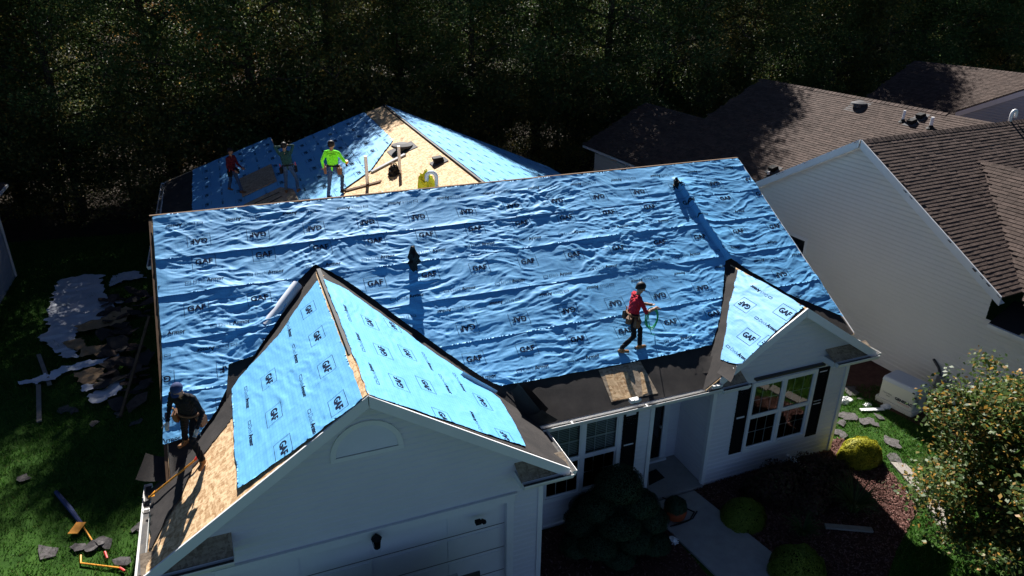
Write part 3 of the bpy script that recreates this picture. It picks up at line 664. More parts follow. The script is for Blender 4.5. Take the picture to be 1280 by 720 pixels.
# --- windows
def window(u0, u1, z0, z1, Y, blind, par=house, units=2, lights=(3, 2), nrm=-1):
    w_ = MB(); fw = .065; y0, y1 = Y-.045, Y+.05
    for a, b_, c, d in ((u0-.02, u1+.02, z1-fw, z1+.03), (u0-.02, u1+.02, z0-.05, z0+fw*.8), (u0-.02, u0+fw, z0+fw*.8, z1-fw), (u1-fw, u1+.02, z0+fw*.8, z1-fw)): w_.box((a, y0, c), (b_, y1, d))
    for k in range(1, units):
        m_ = u0+(u1-u0)*k/units; w_.box((m_-.05, y0+.003, z0+fw*.8), (m_+.05, y1, z1-fw))
    zm = (z0+z1)/2
    o = w_.build('window', 'trim', par)
    for k in range(units):
        a = u0+(u1-u0)*k/units+(.05 if k else fw); b_ = u0+(u1-u0)*(k+1)/units-(.05 if k < units-1 else fw)
        MB().box((a, Y-.03, zm-.028), (b_, Y+.03, zm+.028)).build('meeting_rail', 'trim', o)
        for lo, hi_, dy in ((z0+fw*.8, zm-.028, .012), (zm+.028, z1-fw, -.006)):
            s_ = MB()
            for c, d, e, f_ in ((a, b_, lo, lo+.035), (a, b_, hi_-.035, hi_), (a, a+.03, lo+.035, hi_-.035), (b_-.03, b_, lo+.035, hi_-.035)): s_.box((c, Y-.02+dy, e), (d, Y+.012+dy, f_))
            s_.build('sash', 'trim', o)
            MB().poly([(a+.03, Y+dy, lo+.035), (b_-.03, Y+dy, lo+.035), (b_-.03, Y+dy, hi_-.035), (a+.03, Y+dy, hi_-.035)]).build('pane', 'glass', o)
            g = MB()
            for i in range(1, lights[0]): c = a+(b_-a)*i/lights[0]; g.box((c-.008, Y+dy+.008, lo+.035), (c+.008, Y+dy+.018, hi_-.035))
            for i in range(1, lights[1]): c = lo+(hi_-lo)*i/lights[1]; g.box((a+.03, Y+dy+.0082, c-.008), (b_-.03, Y+dy+.0178, c+.008))
            g.build('grille', 'trim', o)
        if blind > 0:
            bl = MB(); zz = z1-fw
            while zz > zm-.02-(.12 if blind > 1 else 0): bl.poly([(a, Y+.07, zz), (b_, Y+.07, zz), (b_, Y+.085, zz-.045), (a, Y+.085, zz-.045)]); zz -= .046
            bl.build('blind', 'blind', o)
    rm = MB(); D = .9
    P = lambda x, y, z: (x, y, z)
    rm.poly([(u0, Y+D, z0), (u1, Y+D, z0), (u1, Y+D, z1), (u0, Y+D, z1)]); rm.poly([(u0, Y+.06, z0), (u1, Y+.06, z0), (u1, Y+D, z0), (u0, Y+D, z0)])
    rm.poly([(u0, Y+.06, z1), (u1, Y+.06, z1), (u1, Y+D, z1), (u0, Y+D, z1)]); rm.poly([(u0, Y+.06, z0), (u0, Y+D, z0), (u0, Y+D, z1), (u0, Y+.06, z1)]); rm.poly([(u1, Y+.06, z0), (u1, Y+D, z0), (u1, Y+D, z1), (u1, Y+.06, z1)])
    rm.build('room_interior', 'room_dark', o)
    return o
window(w0, w1, wz0, wz1, WY, 1); window(v0, v1, vz0, vz1, RY, 0)
def shutter(a, b_, z0, z1, Y):
    s_ = MB(); n = int((z1-z0-.2)/.055); y = Y-.03
    s_.box((a, y-.012, z0), (a+.05, Y, z1)); s_.box((b_-.05, y-.012, z0), (b_, Y, z1)); s_.box((a+.05, y-.011, z1-.08), (b_-.05, Y, z1)); s_.box((a+.05, y-.011, z0), (b_-.05, Y, z0+.09)); s_.box((a+.05, y+.004, (z0+z1)/2-.03), (b_-.05, Y, (z0+z1)/2+.03))
    o = s_.build('shutter', 'shutter', house); l = MB()
    for k in range(n):
        z = z0+.1+k*.055
        if abs(z-(z0+z1)/2) < .06: continue
        l.poly([(a+.05, y+.018, z+.05), (b_-.05, y+.018, z+.05), (b_-.05, y-.008, z), (a+.05, y-.008, z)])
    l.build('louvres', 'shutter', o)
q1 = lambda x, y: (640+x/3.6, 440+y/3.6); q33 = lambda x, y: (840+x/3.6, 440+y/3.6)
def shp(l, Y):
    p = [onY(*q, Y) for q in l]; shutter((p[0][0]+p[3][0])/2, (p[1][0]+p[2][0])/2, (p[2][2]+p[3][2])/2, (p[0][2]+p[1][2])/2, Y)
shp([q1(500, 265), q1(565, 250), q1(540, 572), q1(478, 587)], WY)
shp([q33(303, 150), q33(356, 140), q33(305, 446), q33(250, 458)], RY)
shp([q33(652, 75), q33(705, 62), q33(645, 365), q33(595, 378)], RY)
# drip ledge above the right window
a = onY(944, 473, RY-.05); b_ = onY(1030, 452, RY-.05)
MB().box((a[0], RY-.12, a[2]-.05), (b_[0], RY, a[2])).build('window_ledge', 'dark_metal', house)
# front door
dr = MB(); dr.box((10.15, -4.30, .12), (11.08, -4.25, 2.25)); o = dr.build('front_door', 'shutter', house)
MB().box((10.22, -4.31, .5), (10.60, -4.301, 2.1)).build('door_glass', 'glass', o); MB().box((10.66, -4.31, .5), (11.0, -4.301, 2.1)).build('door_glass', 'glass', o)
MB().box((11.0, -4.36, 1.1), (11.05, -4.30, 1.16)).build('door_handle', 'grey_metal', o)
fr_ = MB(); fr_.box((11.08, -4.34, .12), (11.24, -4.28, 2.40)); fr_.box((10.0, -4.34, .12), (10.15, -4.28, 2.40)); fr_.box((10.15, -4.338, 2.25), (11.08, -4.28, 2.40)); fr_.box((10.0, -4.42, .10), (11.24, -4.26, .16)); fr_.build('door_frame', 'trim', house)
# garage door, frame and gable vent
u0, u1, zt = .75, 5.80, 2.42
fr_ = MB(); fr_.box((u0-.14, GY-.045, 0), (u0, GY+.1, zt)); fr_.box((u1, GY-.045, 0), (u1+.14, GY+.1, zt)); fr_.box((u0-.16, GY-.05, zt), (u1+.16, GY+.1, zt+.16)); fr_.box((u0-.2, GY-.075, zt+.16), (u1+.2, GY, zt+.19)); fr_.build('garage_door_frame', 'trim', house)
gd = MB().box((u0, GY+.10, 0), (u1, GY+.14, zt)).build('garage_door', 'trim', house)
for r_ in range(4):
    z0 = r_*zt/4
    for c in range(4):
        a = u0+(u1-u0)*c/4; b_ = u0+(u1-u0)*(c+1)/4; MB().prism([(a+.1, GY+.085, z0+.08), (b_-.1, GY+.085, z0+.08), (b_-.1, GY+.085, z0+zt/4-.08), (a+.1, GY+.085, z0+zt/4-.08)], (0, -.02, 0)).build('panel', 'trim', gd)
    MB().box((u0, GY+.094, z0+zt/4-.012), (u1, GY+.101, z0+zt/4)).build('panel_joint', 'gutter_inside', gd)
vc = onY(459, 563, GY); vw = .62
mb = MB(); hv = MB()
for k in range(16):
    t0, t1 = math.pi*k/16, math.pi*(k+1)/16
    for r0, r1, dst, y in ((vw-.09, vw, mb, GY-.05),):
        dst.prism([(vc[0]+r0*math.cos(t0), y, vc[2]+r0*math.sin(t0)), (vc[0]+r0*math.cos(t1), y, vc[2]+r0*math.sin(t1)), (vc[0]+r1*math.cos(t1), y, vc[2]+r1*math.sin(t1)), (vc[0]+r1*math.cos(t0), y, vc[2]+r1*math.sin(t0))][::-1], (0, -.05, 0))
mb.box((vc[0]-vw, GY-.052, vc[2]-.08), (vc[0]+vw, GY, vc[2]-.001))
vent = mb.build('gable_vent', 'trim', house)
for k in range(11):
    z = .01+k*.048; hw = math.sqrt(max(0, (vw-.09)**2-z*z))
    if hw > .06: hv.poly([(vc[0]-hw, GY-.012, vc[2]+z+.046), (vc[0]+hw, GY-.012, vc[2]+z+.046), (vc[0]+hw, GY-.035, vc[2]+z), (vc[0]-hw, GY-.035, vc[2]+z)])
hv.build('vent_louvres', 'trim', vent)
# coach lamp and small sensor
cl = onY(470, 674, GY-.1); 
lp = MB(); lp.lathe((cl[0], GY-.02, cl[2]+.02), [(.07, 0), (.07, .02), (.05, .03)], 12, (0, -1, 0)); lp.tube([(cl[0], GY-.03, cl[2]+.05), (cl[0], GY-.14, cl[2]+.16), (cl[0], GY-.16, cl[2]+.12)], .012); lp.lathe((cl[0], GY-.16, cl[2]-.17), [(.03, 0), (.06, .03), (.085, .22), (.10, .24), (.05, .30), (.015, .34)], 8)
lampo = lp.build('coach_lamp', 'black_plastic', house); MB().lathe((cl[0], GY-.16, cl[2]-.14), [(.059, 0), (.087, .185)], 8).build('lamp_glass', 'glass', lampo); MB().lathe((cl[0], GY-.005, cl[2]+.03), [(.11, 0), (.11, .012)], 16, (0, -1, 0)).build('lamp_plate', 'trim', lampo)
cs = onY(600, 652, GY-.1); mb = MB(); mb.box((cs[0]-.09, GY-.14, cs[2]-.04), (cs[0]+.02, GY-.05, cs[2]+.03)); mb.lathe((cs[0]+.06, GY-.12, cs[2]), [(.04, -.05), (.05, .03), (.02, .06)], 8, (.6, -.6, -.2)); mb.build('motion_sensor', 'black_plastic', house)

# --- rake boards on the gables
def rake(pl, uf, v1, sgn, m='trim'):
    """board hanging on the gable edge, front at u=uf"""
    p0 = pl.P(uf, 0, .012); p1 = pl.P(uf, v1, .012); d = np.array([0, -1, 0])
    mb = MB(); h = np.array([0, 0, -.22]); th = np.array([0, .035, 0])
    q = [p0, p1, p1+h*.98, p0+h]; q = [x+d*.035 for x in q]; mb.prism(orient(q, d), d*.035); mb.build('rake_board', m, house)
    sf = MB(); q = [p0+np.array([0, .0, -.2]), p1+np.array([0, .0, -.2]), p1+np.array([0, .40, -.2]), p0+np.array([0, .40, -.2])]; sf.prism(orient(q, (0, 0, 1)), (0, 0, .015)); sf.build('rake_soffit', 'trim', house)
rake(GL, -YG, VG+.02, 1); rake(GR, YG, VG+.02, 1); rake(RL, -YR, VR*.86, 1); rake(RR, YR, VR+.02, 1)
# --- gutters
def gutter(p0, p1, out, ends=True):
    p0 = np.array(p0, float); p1 = np.array(p1, float); o_ = np.array(out, float); z = np.array([0, 0, 1.0]); mb = MB(); t = .004
    prof = [(0, 0), (0, -.10), (.085, -.10), (.12, -.03), (.12, 0), (.128, 0), (.128, -.033), (.09, -.108), (-.004, -.108), (-.004, 0)]
    n = len(prof); A = [p0+o_*a+z*b_ for a, b_ in prof]; B = [p1+o_*a+z*b_ for a, b_ in prof]; v = A+B; f = []
    for k in range(n): k2 = (k+1) % n; f.append((k, k2, n+k2, n+k))
    g = mesh('gutter', v, f, 'gutter', house)
    e = MB()
    for p in (p0, p1): e.poly([p+o_*a+z*b_ for a, b_ in ((0, 0), (0, -.105), (.088, -.105), (.124, -.03), (.124, 0))])
    e.build('gutter_end', 'gutter', g)
    MB().poly([p0+o_*.004+z*-.055, p1+o_*.004+z*-.055, p1+o_*.108+z*-.055, p0+o_*.108+z*-.055]).build('gutter_inner_plane', 'gutter_inside', g)  # plain dark plane set halfway down the trough
    L_ = np.linalg.norm(p1-p0); d = (p1-p0)/L_
    for k in range(int(L_/1.8)):
        q = p0+d*(.7+1.8*k); MB().beam(q+z*-.006, q+o_*.124+z*-.006, .03, .006).build('gutter_strap', 'gutter', g)
    return g
gutter((6.95, -5.83, ZE-.02), (11.42, -5.83, ZE-.02), (0, -1, 0))
gutter((6.93, -5.95, ZEG-.06), (6.93, YG-.06, ZEG-.06), (1, 0, 0))
gutter((-.36, -4.9, ZEG-.06), (-.36, YG-.06, ZEG-.06), (-1, 0, 0))
gutter((16.03, -5.2, ZE-.04), (16.03, YR-.06, ZE-.04), (1, 0, 0))
gutter((-.98, 6.4, BL.z(-.9, 0)-.06), (-.98, EXT, BL.z(-.9, 0)-.06), (-1, 0, 0))
# eave returns on the gable fronts: boxed soffit, stub gutter, bare sheathing
def eave_return(x0, x1, yf, yw, z, tip):
    MB().box((x0, yf+.03, z-.15), (x1, yw, z)).build('eave_return', 'trim', house)
    q = [(x0, yf+.02, z+.01), (x1, yf+.02, z+.01), (x1, yw-.012, z+.20), (x0, yw-.012, z+.20)]
    MB().prism(orient(q, (0, -1, 1)), (0, .0, .02)).build('bare_sheathing', 'osb_grey', house)
    gutter((x0, yf+.0, z+.02), (x1, yf+.0, z+.02), (0, -1, 0))
eave_return(5.95, 6.96, YG+.0, GY, ZEG-.10, 1); eave_return(-.40, .95, YG, GY, ZEG-.10, -1)
eave_return(14.75, 16.05, YR-.0, RY, ZE-.08, 1); eave_return(11.40, 12.15, YR, RY, ZE-.06, -1)
# white rag of flashing at the gutter joints
for q in ((793, 500), (895, 482)):
    p = hit(*q, (0, 1, 0), -5.90); mb = MB(); mb.box(p+[-.10, -.05, -.05], p+[.10, .06, .03]); mb.box(p+[-.03, -.09, .0], p+[.12, -.04, .05]); mb.build('gutter_joint', 'gutter', house)
# downspout end lying out of the wall
MB().beam((14.15, -5.56, .30), (14.45, -6.05, .12), .09, .07).build('downspout_end', 'gutter', house)

# ================================================================== NEIGHBOURING HOUSES
def pt_in(poly, x, y): return bool(inside(poly, np.array([x]), np.array([y]))[0])
_SH = {}
def shingles(pl, poly, m, parent, exp=.13, wid=.30, solo=0, near=None, base=.012):
    """individually modelled shingle tabs; the `solo` nearest are objects of their own, the rest one part"""
    us = [p[0] for p in poly]; vs_ = [p[1] for p in poly]; tabs = []
    cx = []
    area = sum(poly[i][0]*poly[(i+1) % len(poly)][1]-poly[(i+1) % len(poly)][0]*poly[i][1] for i in range(len(poly)))
    g = random.Random(len(poly)*31+int(abs(area)*10)); row = 0; v = max(vs_)
    while v > min(vs_)-exp:
        uu = min(us)-g.random()*wid
        while uu < max(us):
            ww = wid*g.choice((.55, .8, 1, 1, 1.2)); c = (uu+ww/2, v-exp/2)
            full = all(pt_in(poly, a, b_) for a, b_ in ((uu, v), (uu+ww, v), (uu, v-exp), (uu+ww, v-exp)))
            if full or pt_in(poly, *c): tabs.append((uu, ww, v, full, g.uniform(.010, .019)))
            uu += ww
        v -= exp; row += 1
    if near is not None: tabs.sort(key=lambda t: np.linalg.norm(pl.P(t[0], t[2])-near))
    solo_t = [t for t in tabs if t[3]][:solo] if solo else []
    ids = set(map(id, solo_t)); V = []; F = []
    conv = area > 0
    pgc = poly if conv else poly[::-1]
    for t in tabs:
        if id(t) in ids: continue
        uu, ww, v, full, h = t; r = [(uu+.004, v-exp), (uu+ww-.004, v-exp), (uu+ww-.004, v), (uu+.004, v)]
        pts = [pl.P(r[0][0], r[0][1], base+.001), pl.P(r[1][0], r[1][1], base+.001), pl.P(r[2][0], r[2][1], base+h), pl.P(r[3][0], r[3][1], base+h), pl.P(r[2][0], r[2][1], base-.004), pl.P(r[3][0], r[3][1], base-.004)]
        b_ = len(V); V += pts; F += [(b_, b_+1, b_+2, b_+3), (b_+3, b_+2, b_+4, b_+5), (b_, b_+3, b_+5, b_), (b_+1, b_+4, b_+2, b_+1)]
    F = [tuple(dict.fromkeys(f)) for f in F]
    if np.cross(pl.eu, pl.ev)@pl.n < 0: F = [f[::-1] for f in F]
    o = mesh('shingle_field', V, F, m, parent, kind='stuff')
    rot = Matrix((pl.eu, pl.ev, pl.n)).transposed().to_quaternion().to_matrix().to_4x4() if False else None
    for uu, ww, v, full, h in solo_t:
        key = (round(ww, 3), round(h*500), m, id(pl))
        if key not in _SH:
            a = [pl.eu*x+pl.ev*y+pl.n*z for x, y, z in ((.004, -exp, .001), (ww-.004, -exp, .001), (ww-.004, 0, h), (.004, 0, h), (ww-.004, 0, -.004), (.004, 0, -.004))]
            ff = [(0, 1, 2, 3), (3, 2, 4, 5), (0, 3, 5), (1, 4, 2)]
            if np.cross(pl.eu, pl.ev)@pl.n < 0: ff = [f[::-1] for f in ff]
            me = bpy.data.meshes.new('shingle'); me.from_pydata([tuple(q) for q in a], [], ff); me.materials.append(M(m)); _SH[key] = me
        o = link('shingle', _SH[key], parent); o.location = Vector(pl.P(uu, v, base))
    return tabs
def ridge_caps(p0, p1, pln, plm, m, parent):
    p0 = np.array(p0, float); p1 = np.array(p1, float); L_ = np.linalg.norm(p1-p0); d = (p1-p0)/L_; n = int(L_/.2); mb = MB()
    for k in range(n):
        a = p0+d*(L_*k/n); b_ = p0+d*(L_*(k+1)/n+.01)
        for pl in (pln, plm): mb.prism(orient([a+[0, 0, .045], b_+[0, 0, .030], b_+pl.ev*.15+pl.n*.02, a+pl.ev*.15+pl.n*.032], pl.n), pl.n*.01)
    mb.build('ridge_cap', m, parent, kind='stuff')

# --- beige house on the right (built in a frame turned 4.6 degrees)
ang = math.atan2(.08, 1); ex = np.array([math.cos(ang), math.sin(ang), 0]); ey = np.array([-math.sin(ang), math.cos(ang), 0]); ez = np.array([0, 0, 1.0])
NB = np.array([17.74, -.35, 0])*S; ZN = 6.03*S
def nb(x, y, z=0): return NB+ex*x+ey*y+ez*z
nei = thing('house', 'beige sided house with brown shingle roof beside the generator', 'house', nb(6, 0))
ov = .25; pn = .60; dn = 5.25; ze_n = ZN-pn*dn
NF = Plane(nb(-ov, 0, ZN), ex, -ey-ez*pn); NK = Plane(nb(-ov, 0, ZN), -ex, ey-ez*pn); nn = math.hypot(1, pn)
xr_n = 6.75; pw = .50; zr_n = ZN-.05
NW = Plane(nb(xr_n, 0, zr_n), -ey, -ex-ez*pw); NE = Plane(nb(xr_n, 0, zr_n), ey, ex-ez*pw); nw = math.hypot(1, pw)
siding_wall('side_wall', nb(0, 0), -ey, -ex, [(-dn+.35, 0), (dn-.35, 0), (dn-.35, ze_n+.15), (0, ZN-.09), (-dn+.35, ze_n+.15)], [(-2.6, -1.55, 2.15, 3.1)], 'siding_beige', nei, exp=.14, lap=.024)
# side window
wn = MB()
for a, b_, c, d in ((-2.65, -1.5, 3.03, 3.15), (-2.65, -1.5, 2.1, 2.2), (-2.65, -2.55, 2.2, 3.03), (-1.6, -1.5, 2.2, 3.03)):
    q = [nb(-.05, -a, c), nb(-.05, -b_, c), nb(-.05, -b_, d), nb(-.05, -a, d)]; wn.prism(orient(q, -ex), -ex*.1)
wo = wn.build('window', 'trim', nei)
MB().poly([nb(0, 2.55, 2.2), nb(0, 1.6, 2.2), nb(0, 1.6, 3.03), nb(0, 2.55, 3.03)]).build('pane', 'glass', wo); MB().poly([nb(.1, 2.65, 2.1), nb(.1, 1.5, 2.1), nb(.1, 1.5, 3.1), nb(.1, 2.65, 3.1)]).build('room_interior', 'room_dark', wo)
# roof decks
pf = [(0, 0), (14, 0), (14, dn*nn), (0, dn*nn)]; slab('roof_deck', NF, pf, 0, .05, 'shingle', nei)
pk = [(0, 0), (-14, 0), (-14, 2.4*nn), (0, dn*nn)]; slab('roof_deck', NK, pk, 0, .05, 'shingle', nei)
YN, YE_, VEn = 11.6, 16.3, 3.3*nw
vw_ = xr_n*nw+.25
pwl = [(0, 0), (-YN, 0), (-YN, VEn), (-YE_, VEn), (-YE_, vw_), (-5.9, vw_), (-5.75, xr_n*nw)]
slab('roof_deck', NW, pwl, 0, .05, 'shingle', nei); slab('roof_deck', NE, [(0, 0), (YN, 0), (YN, 6.5), (0, 6.5)], 0, .05, 'shingle', nei)
shingles(NW, pwl, 'shingle_tan', nei)
cr_u = 3.6   # cross gable rising from the front slope
shingles(NF, [(0, .03), (12, .03), (12, dn*nn), (0, dn*nn)], 'shingle', nei, solo=300, near=CAM)
shingles(NK, [(0, .03), (-8, .03), (-8, 4), (0, 5)], 'shingle', nei)
ridge_caps(nb(-ov, 0, ZN), nb(13, 0, ZN), NF, NK, 'shingle', nei); ridge_caps(nb(xr_n, 2.0, zr_n+.01), nb(xr_n, YN, zr_n+.01), NW, NE, 'shingle', nei)
# front cross gable with its tan slope (faces the street side, ridge runs to the front)
a = NF.px(1226, 203); cg0 = NF.uv(1226, 203); zc = a[2]
CGo = a.copy(); gq = hit(1236, 404, ex, ex@nb(-.30, 0)); ze_c = gq[2]+.08
wv = (CGo-nb(-.30, 0))@ex; pc = (zc-ze_c)/wv
CG = Plane(CGo, -ey, -ex-ez*pc)   # left slope of the cross gable
CG2 = Plane(CGo, -ey, ex-ez*pc)
cpoly = [(0, 0), (8, 0), (8, wv*math.hypot(1, pc)), ((zc-ze_c)/pn, wv*math.hypot(1, pc))]
slab('roof_deck', CG, cpoly, .03, .05, 'shingle_tan', nei); slab('roof_deck', CG2, cpoly, .03, .05, 'shingle_tan', nei)
shingles(CG, cpoly, 'shingle_tan', nei, base=.045); ridge_caps(CGo+ez*.03, CGo-ey*7+ez*.03, CG, CG2, 'shingle_tan', nei)
siding_wall('side_wall', nb(.0, -dn+.352), -ey, -ex, [(0, 0), (7, 0), (7, ze_c-.12), (0, ze_c-.12)], [], 'siding_beige', nei, exp=.14, lap=.024)
# rake boards, gutter and the open black soffit corner
def nrake(p0, p1, par):
    q = [p0, p1, p1-ez*.26, p0-ez*.26]; MB().prism(orient(q, -ex), -ex*.04).build('rake_board', 'trim', par)
    q = [p0-ez*.22, p1-ez*.22, p1-ez*.22+ex*ov, p0-ez*.22+ex*ov]; MB().prism(orient(q, ez), ez*.012).build('rake_soffit', 'trim', par)
nrake(NF.P(0, 0, .055)-ex*.10, NF.P(0, dn*nn, .055)-ex*.10, nei); nrake(NK.P(0, 0, .055)-ex*.10, NK.P(0, dn*nn, .055)-ex*.10, nei)
c0 = gq+ex*.02; MB().prism(orient([c0+ez*.02, c0-ey*.8+ez*.02, c0-ey*.8+ex*.9+ez*.5, c0+ex*.9+ez*.5], ez), ez*.03).build('eave_return', 'black_rubber', nei)
MB().beam(gq, gq-ey*7, .12, .1).build('gutter', 'gutter', nei)
# left eave wall of its rear wing with a double window
siding_wall('side_wall', nb(.35, 16), -ey, -ex, [(0, 0), (10.7, 0), (10.7, 2.95), (0, 2.95)], [], 'siding_beige', nei, exp=.14, lap=.024)
for y in (14.6, 13.8):
    q = [nb(.30, y, 1.0), nb(.30, y-.7, 1.0), nb(.30, y-.7, 2.4), nb(.30, y, 2.4)]; fo = MB().prism(orient([np.array(p)+(np.array(p)-nb(.30, y-.35, 1.7))*.1 for p in q], -ex), -ex*.03).build('window', 'trim', nei)
    MB().prism(orient([np.array(p)-ex*.006 for p in q], -ex), -ex*.004).build('pane', 'room_dark', fo)
g0 = NW.P(-5.9, vw_, -.06); g1 = NW.P(-YE_, vw_, -.06); MB().beam(g0, g1, .12, .1).build('gutter', 'gutter', nei)
siding_wall('rear_wall', nb(14, YN-.4), -ex, ey, [(0, 0), (13.4, 0), (13.4, 2.9), (7.2, zr_n-.1), (0, 2.9)], [], 'siding_beige', nei)
siding_wall('rear_wall', nb(3.9, YE_-.4), -ex, ey, [(0, 0), (3.4, 0), (3.4, 2.9), (0, 4.4)], [], 'siding_beige', nei)
# vents and pipes standing on its roof
def turtle_vent(pl, q, label, cat='roof vent', s=1.0, m='vent_grey', group=None):
    p = pl.px(*q); t = thing('roof_vent', label, cat, p, group)
    MB().lathe(p, [(.20*s, -.03), (.20*s, .10*s)], 16).build('collar', 'dark_metal', t)
    MB().lathe(p+ez*.08*s, [(.30*s, 0), (.33*s, .02*s), (.31*s, .07*s), (.15*s, .12*s), (.03, .13*s)], 20).build('dome', m, t, smooth=False)
    a = [pl.P(*np.add(pl.uv(*q), d), .02) for d in ((-.4*s, -.4*s), (.4*s, -.4*s), (.4*s, .4*s), (-.4*s, .4*s))]
    MB().prism(orient(a, pl.n), pl.n*.008).build('flashing', 'vent_grey', t); return t
def pipe(pl, q, h, r_, label, m='pvc', lean=(0, 0), group=None, boot=True):
    p = pl.px(*q); t = thing('vent_pipe', label, 'vent pipe', p, group)
    MB().tube([p-ez*.05, p+ez*h+ex*lean[0]+ey*lean[1]], r_, 12).build('pipe', m, t)
    if boot: MB().lathe(p-ez*.02, [(r_+.10, 0), (r_+.04, .06), (r_+.012, .12)], 12).build('boot', 'black_rubber', t)
    return t
turtle_vent(NW, (1073, 133), 'round grey roof vent on the brown shingle slope')
pipe(NW, (1128, 152), .42, .05, 'slim white vent pipe beside two black boots on brown shingles')
pipe(NW, (1163, 160), .40, .06, 'thicker white vent pipe nearest the beige house ridge on brown shingles')
pipe(NW, (960, 221), .22, .05, 'short white pipe stub just above the beige gable rake')
def box_vent(pl, q, label, s=1.0):
    p = pl.px(*q); t = thing('box_vent', label, 'roof vent', p); a = pl.eu*.13*s; b_ = pl.ev*.13*s; n = pl.n
    top = [p-a-b_+n*.14*s, p+a-b_+n*.14*s, p+a*.9+b_+n*.20*s, p-a*.9+b_+n*.20*s]; MB().prism(orient(top, n), n*.19*s).build('hood', 'black_plastic', t)
    MB().prism(orient([p-a*1.8-b_*1.8+n*.03, p+a*1.8-b_*1.8+n*.03, p+a*1.8+b_*1.8+n*.03, p-a*1.8+b_*1.8+n*.03], n), n*.008).build('flashing', 'vent_grey', t)
box_vent(NW, (1140, 154), 'black box vent between the two white pipes on brown shingles'); box_vent(NW, (1151, 147), 'black box vent highest up the brown shingle slope'); box_vent(NW, (967, 213), 'black box vent just above the beige gable rake', 1.1)
# gooseneck on the ridge
p = NF.px(1262, 152); t_ = thing('gooseneck_pipe', 'white gooseneck pipe above the shingle ridge of the beige house', 'vent pipe', p)
MB().tube([p-ez*.1, p+ez*.22]+[p+ez*.25+ex*(.13-.13*math.cos(k*math.pi/8))+ez*.13*math.sin(k*math.pi/8) for k in range(9)]+[p+ex*.26+ez*.12], .055, 10).build('pipe', 'pvc', t_, smooth=True)

# --- far grey house
FA = np.array([35.6, 7.6, 0])*S; ZF = 6.0*S
ang2 = R(9); fx = np.array([math.cos(ang2), math.sin(ang2), 0]); fy = np.array([-math.sin(ang2), math.cos(ang2), 0])
far = thing('house', 'grey sided house with tan shingle roof beyond the beige house', 'house', FA)
FWp = Plane(FA+ez*ZF, -fy, -fx-ez*.45); FEp = Plane(FA+ez*ZF, fy, fx-ez*.45)
yb_ = 6.3
pp = [(12, 0), (-yb_, 0), (-yb_, 9.5), (12, 9.5)]; slab('roof_deck', FWp, pp, 0, .06, 'shingle', far); slab('roof_deck', FEp, [(-12, 0), (yb_, 0), (yb_, 8), (-12, 8)], 0, .06, 'shingle', far)
shingles(FWp, [(4, .02), (-yb_, .02), (-yb_, 9.5), (4, 9.5)], 'shingle_tan', far); ridge_caps(FA+ez*ZF-fy*2, FA+ez*ZF+fy*yb_, FWp, FEp, 'shingle_tan', far)
# front gable of the far house
g0 = hit(1195, 139, fx, fx@(FA-fx*6.2)); g1 = hit(1282, 111, fx, fx@(FA-fx*6.2)); dg = g1-g0; g2 = g0+dg*1.7
q = [g0, g2, g2-ez*.3, g0-ez*.3]; MB().prism(orient(q, -fx), -fx*.08).build('rake_board', 'trim', far)
u_ = (g2-g0)@-fy; siding_wall('side_wall', np.array([g0[0], g0[1], 0])+fx*.1, -fy, -fx, [(0, 0), (u_*2, 0), (u_*2, g0[2]-.15), (u_, g2[2]-.15), (0, g0[2]-.15)], [], 'siding_grey', far)
q = [g0+ez*.03, g2+ez*.03, g2+ez*.03+fx*9, g0+ez*.03+fx*9]; MB().prism(orient(q, ez), ez*.08).build('gable_roof', 'shingle', far)

# --- grey house corner at the left edge
hc = ground(20, 345); gh = thing('house', 'grey sided house corner with white gutter at the lawn edge', 'house', hc)
ec = onY(8, 230, hc[1]+.35)
siding_wall('side_wall', (hc[0], hc[1]-9, 0), (0, 1, 0), (1, 0, 0), [(0, 0), (9, 0), (9, ec[2]-.1), (0, ec[2]-.1)], [], 'siding_grey', gh)
siding_wall('rear_wall', (hc[0], hc[1], 0), (-1, 0, 0), (0, 1, 0), [(0, 0), (9, 0), (9, ec[2]-.1), (0, ec[2]-.1)], [], 'siding_grey', gh)
MB().box((hc[0]-.06, hc[1]-.06, 0), (hc[0]+.04, hc[1]+.04, ec[2]-.1)).build('corner_post', 'trim', gh)
lp_ = Plane((ec[0]-4, ec[1], ec[2]+1.8), (0, -1, 0), (1, 0, -.45)); pp = [(0, 0), (10, 0), (10, 4.386), (0, 4.386)]
slab('roof_deck', lp_, pp, 0, .06, 'shingle', gh); shingles(lp_, pp, 'shingle', gh)
MB().beam(ec, ec-[0, 10, 0], .12, .1).build('gutter', 'gutter', gh)
MB().tube([ec+[0, -.1, -.1], (hc[0]+.08, hc[1]-.3, ec[2]-.5), (hc[0]+.08, hc[1]-.3, .1)], .045, 6).build('downspout', 'gutter', gh)

